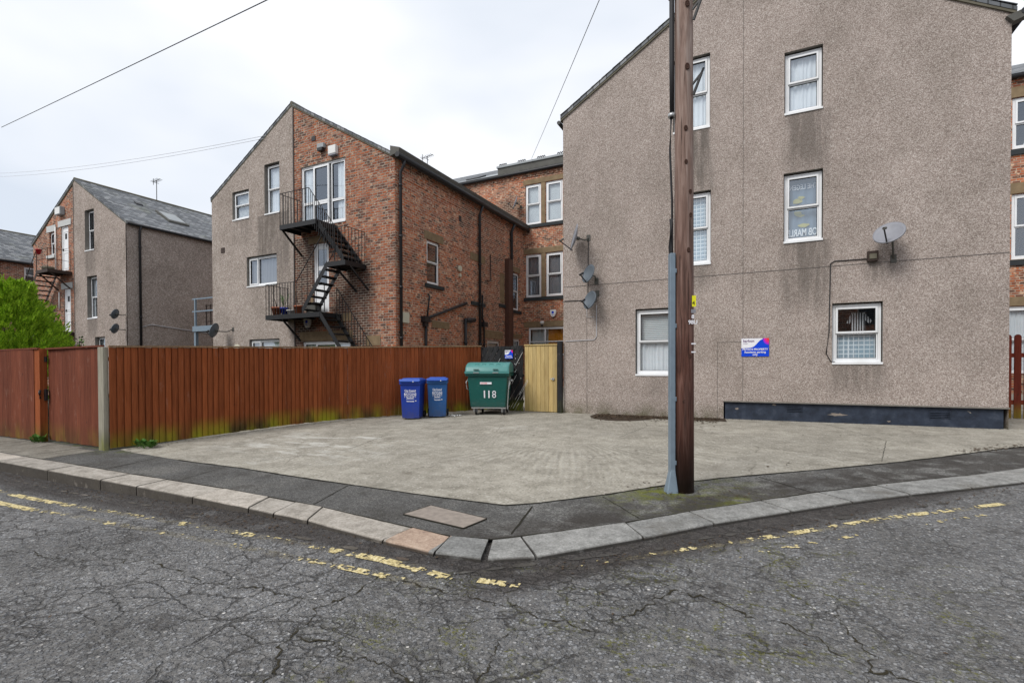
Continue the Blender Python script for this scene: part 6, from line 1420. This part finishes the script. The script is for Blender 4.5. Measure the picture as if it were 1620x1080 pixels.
# dead leaves and grit: uncountable litter
mb = MB()
def leaves(n_, fx, s0, s1, flat=.35):
    for _ in range(n_):
        x, y = fx(); s_ = rnd.uniform(s0, s1); a = rnd.uniform(0, 6.28); z = (road_h(x, y) if fx in ROADSIDE else G(x, y) + .004) + .006
        q = []
        for k, rr in ((0, 1), (1.3, .5), (2.4, .6), (3.14, 1), (4.2, .5), (5.2, .55)): q.append(mb.bm.verts.new((x + math.cos(a + k) * s_ * rr, y + math.sin(a + k) * s_ * rr, z + rnd.uniform(0, flat) * s_)))
        mb.bm.faces.new(q)
f_wall = lambda: (rnd.uniform(-3.6, -.8), YF - .03 - abs(rnd.gauss(0, .42)))
f_wall2 = lambda: (rnd.uniform(-.8, 4.2), YF + .0 - abs(rnd.gauss(0, .05)))
f_fence = lambda: (lambda q: (q[0] + .10 + abs(rnd.gauss(0, .14)), q[1] - .05))((lambda s_: (FP[int(s_)][0] + (FP[int(s_) + 1][0] - FP[int(s_)][0]) * (s_ % 1), FP[int(s_)][1] + (FP[int(s_) + 1][1] - FP[int(s_)][1]) * (s_ % 1)))(rnd.uniform(0, 7.999)))
f_court = lambda: (rnd.uniform(-9, 2), rnd.uniform(6.5, 12))
def _g1(): x = rnd.uniform(-11, -2); return (x, 3.36 - abs(rnd.gauss(0, .13)))
def _g2(): q = rnd.random(); return (-1.4 + 3.9 * q + abs(rnd.gauss(0, .10)), 3.45 + 4.0 * q - abs(rnd.gauss(0, .10)))
def _g3(): return (-4.7 + rnd.gauss(0, .5), 3.2 - abs(rnd.gauss(0, .12)))
def _rd(): return (rnd.uniform(-7, 4), rnd.uniform(.8, 4.2))
f_pole = lambda: (-.8 + rnd.gauss(0, .35), 5.75 + rnd.gauss(0, .2))
f_edge = lambda: (lambda q: (2.6 + q * 1.3 + rnd.gauss(0, .08), 9.4 + q * 1.2 + rnd.gauss(0, .08)))(rnd.random())
ROADSIDE = (_g1, _g2, _g3, _rd)
leaves(1300, f_wall, .010, .04, .6); leaves(120, f_wall2, .008, .025); leaves(160, f_fence, .008, .03); leaves(45, f_court, .008, .03); leaves(420, _g1, .006, .02); leaves(260, _g2, .006, .018); leaves(90, _g3, .006, .022); leaves(60, _rd, .006, .016)
leaves(160, f_pole, .006, .022); leaves(160, f_edge, .008, .03)
tag(mb.build('fallen_leaves', M['leaf'], None, recalc=False), 'scattered dead leaves and grit along the walls and gutters', 'leaves', kind='stuff')
mb = MB()
for _ in range(14):
    x, y = -7.08 + rnd.gauss(0, .13), 10.72 + rnd.gauss(0, .09); s_ = rnd.uniform(.02, .055); z = G(x, y) + .01
    q = [mb.bm.verts.new((x + math.cos(a) * s_ * rnd.uniform(.5, 1.2), y + math.sin(a) * s_, z + rnd.uniform(0, .05))) for a in (0, 1.3, 2.5, 3.8, 5)]
    mb.bm.faces.new(q)
tag(mb.build('litter', M['white'], None, recalc=False), 'crumpled white litter on the ground right of the blue bins', 'litter')
# loose chippings worn out of the road surface
mb = MB()
for _ in range(5200):
    q = rnd.random() ** .7; x, y = rnd.uniform(-6.5, 3.5), rnd.uniform(.35, 3.0) + (rnd.random() * 1.6 if rnd.random() < .3 else 0)
    if y > 3.1 and x < -1.5: continue
    dens = noise.noise(Vector((x * 1.3, y * 1.3, 9)))
    if dens < -.05: continue
    s_ = rnd.uniform(.004, .011); z = road_h(x, y) - .001; a0 = rnd.uniform(0, 6)
    k = 5; ring = [(x + math.cos(a0 + 6.283 * i / k) * s_ * rnd.uniform(.7, 1.2), y + math.sin(a0 + 6.283 * i / k) * s_ * rnd.uniform(.6, 1)) for i in range(k)]
    h_ = s_ * rnd.uniform(.25, .5); lo = [mb.bm.verts.new((px, py, z)) for px, py in ring]; hi = [mb.bm.verts.new((x + (px - x) * .7, y + (py - y) * .7, z + h_)) for px, py in ring]
    mb.bm.faces.new(hi)
    for i in range(k): mb.bm.faces.new([lo[i], lo[(i + 1) % k], hi[(i + 1) % k], hi[i]])
def chip_mat():
    n = N('chippings', .8, .3); return n.col(n.ramp(n.rnd(), [(0, (.06, .062, .066)), (.6, (.13, .135, .145)), (.95, (.22, .22, .225)), (1, (.45, .44, .42))]))
tag(mb.build('loose_chippings', chip_mat(), None, recalc=False), 'loose stone chippings lying on the road', 'chippings', kind='stuff')

# the terrace across the road, behind the viewer, whose reflection darkens the lower window panes
b = thing('facing_terrace', (0, -16, 0), 'long plain brick terrace across the road, reflected in the lower window panes', 'building')
TB = lambda u, d, z: (u, -16 - d, z); hs = [(x, x + 1.1, z, z + 1.5) for x in range(-38, 36, 4) for z in (1.2, 4.2)]
wall('front_wall', M['brick_far'], b, TB, [(-40, -1), (38, -1), (38, 7.0), (-40, 7.0)], hs, .1)
for h in hs:
    mb = MB(TB); mb.box(h[0], h[1], .08, .1, h[2], h[3]); o = mb.build('window', M['interior'], b)
mb = MB(); mb.box(-40.5, 38.5, -24, -15.6, 7.0, 7.15); mb.prism([(0, 0)], 0, 0) if 0 else None
mb.build('eaves', M['pipe'], b)
mb = MB(); v = [mb.bm.verts.new(p) for p in ((-40.5, -15.6, 7.15), (38.5, -15.6, 7.15), (38.5, -20, 9.6), (-40.5, -20, 9.6), (38.5, -24, 7.15), (-40.5, -24, 7.15))]
mb.bm.faces.new(v[:4]); mb.bm.faces.new([v[3], v[2], v[4], v[5]]); mb.build('roof', M['slate_y'], b)
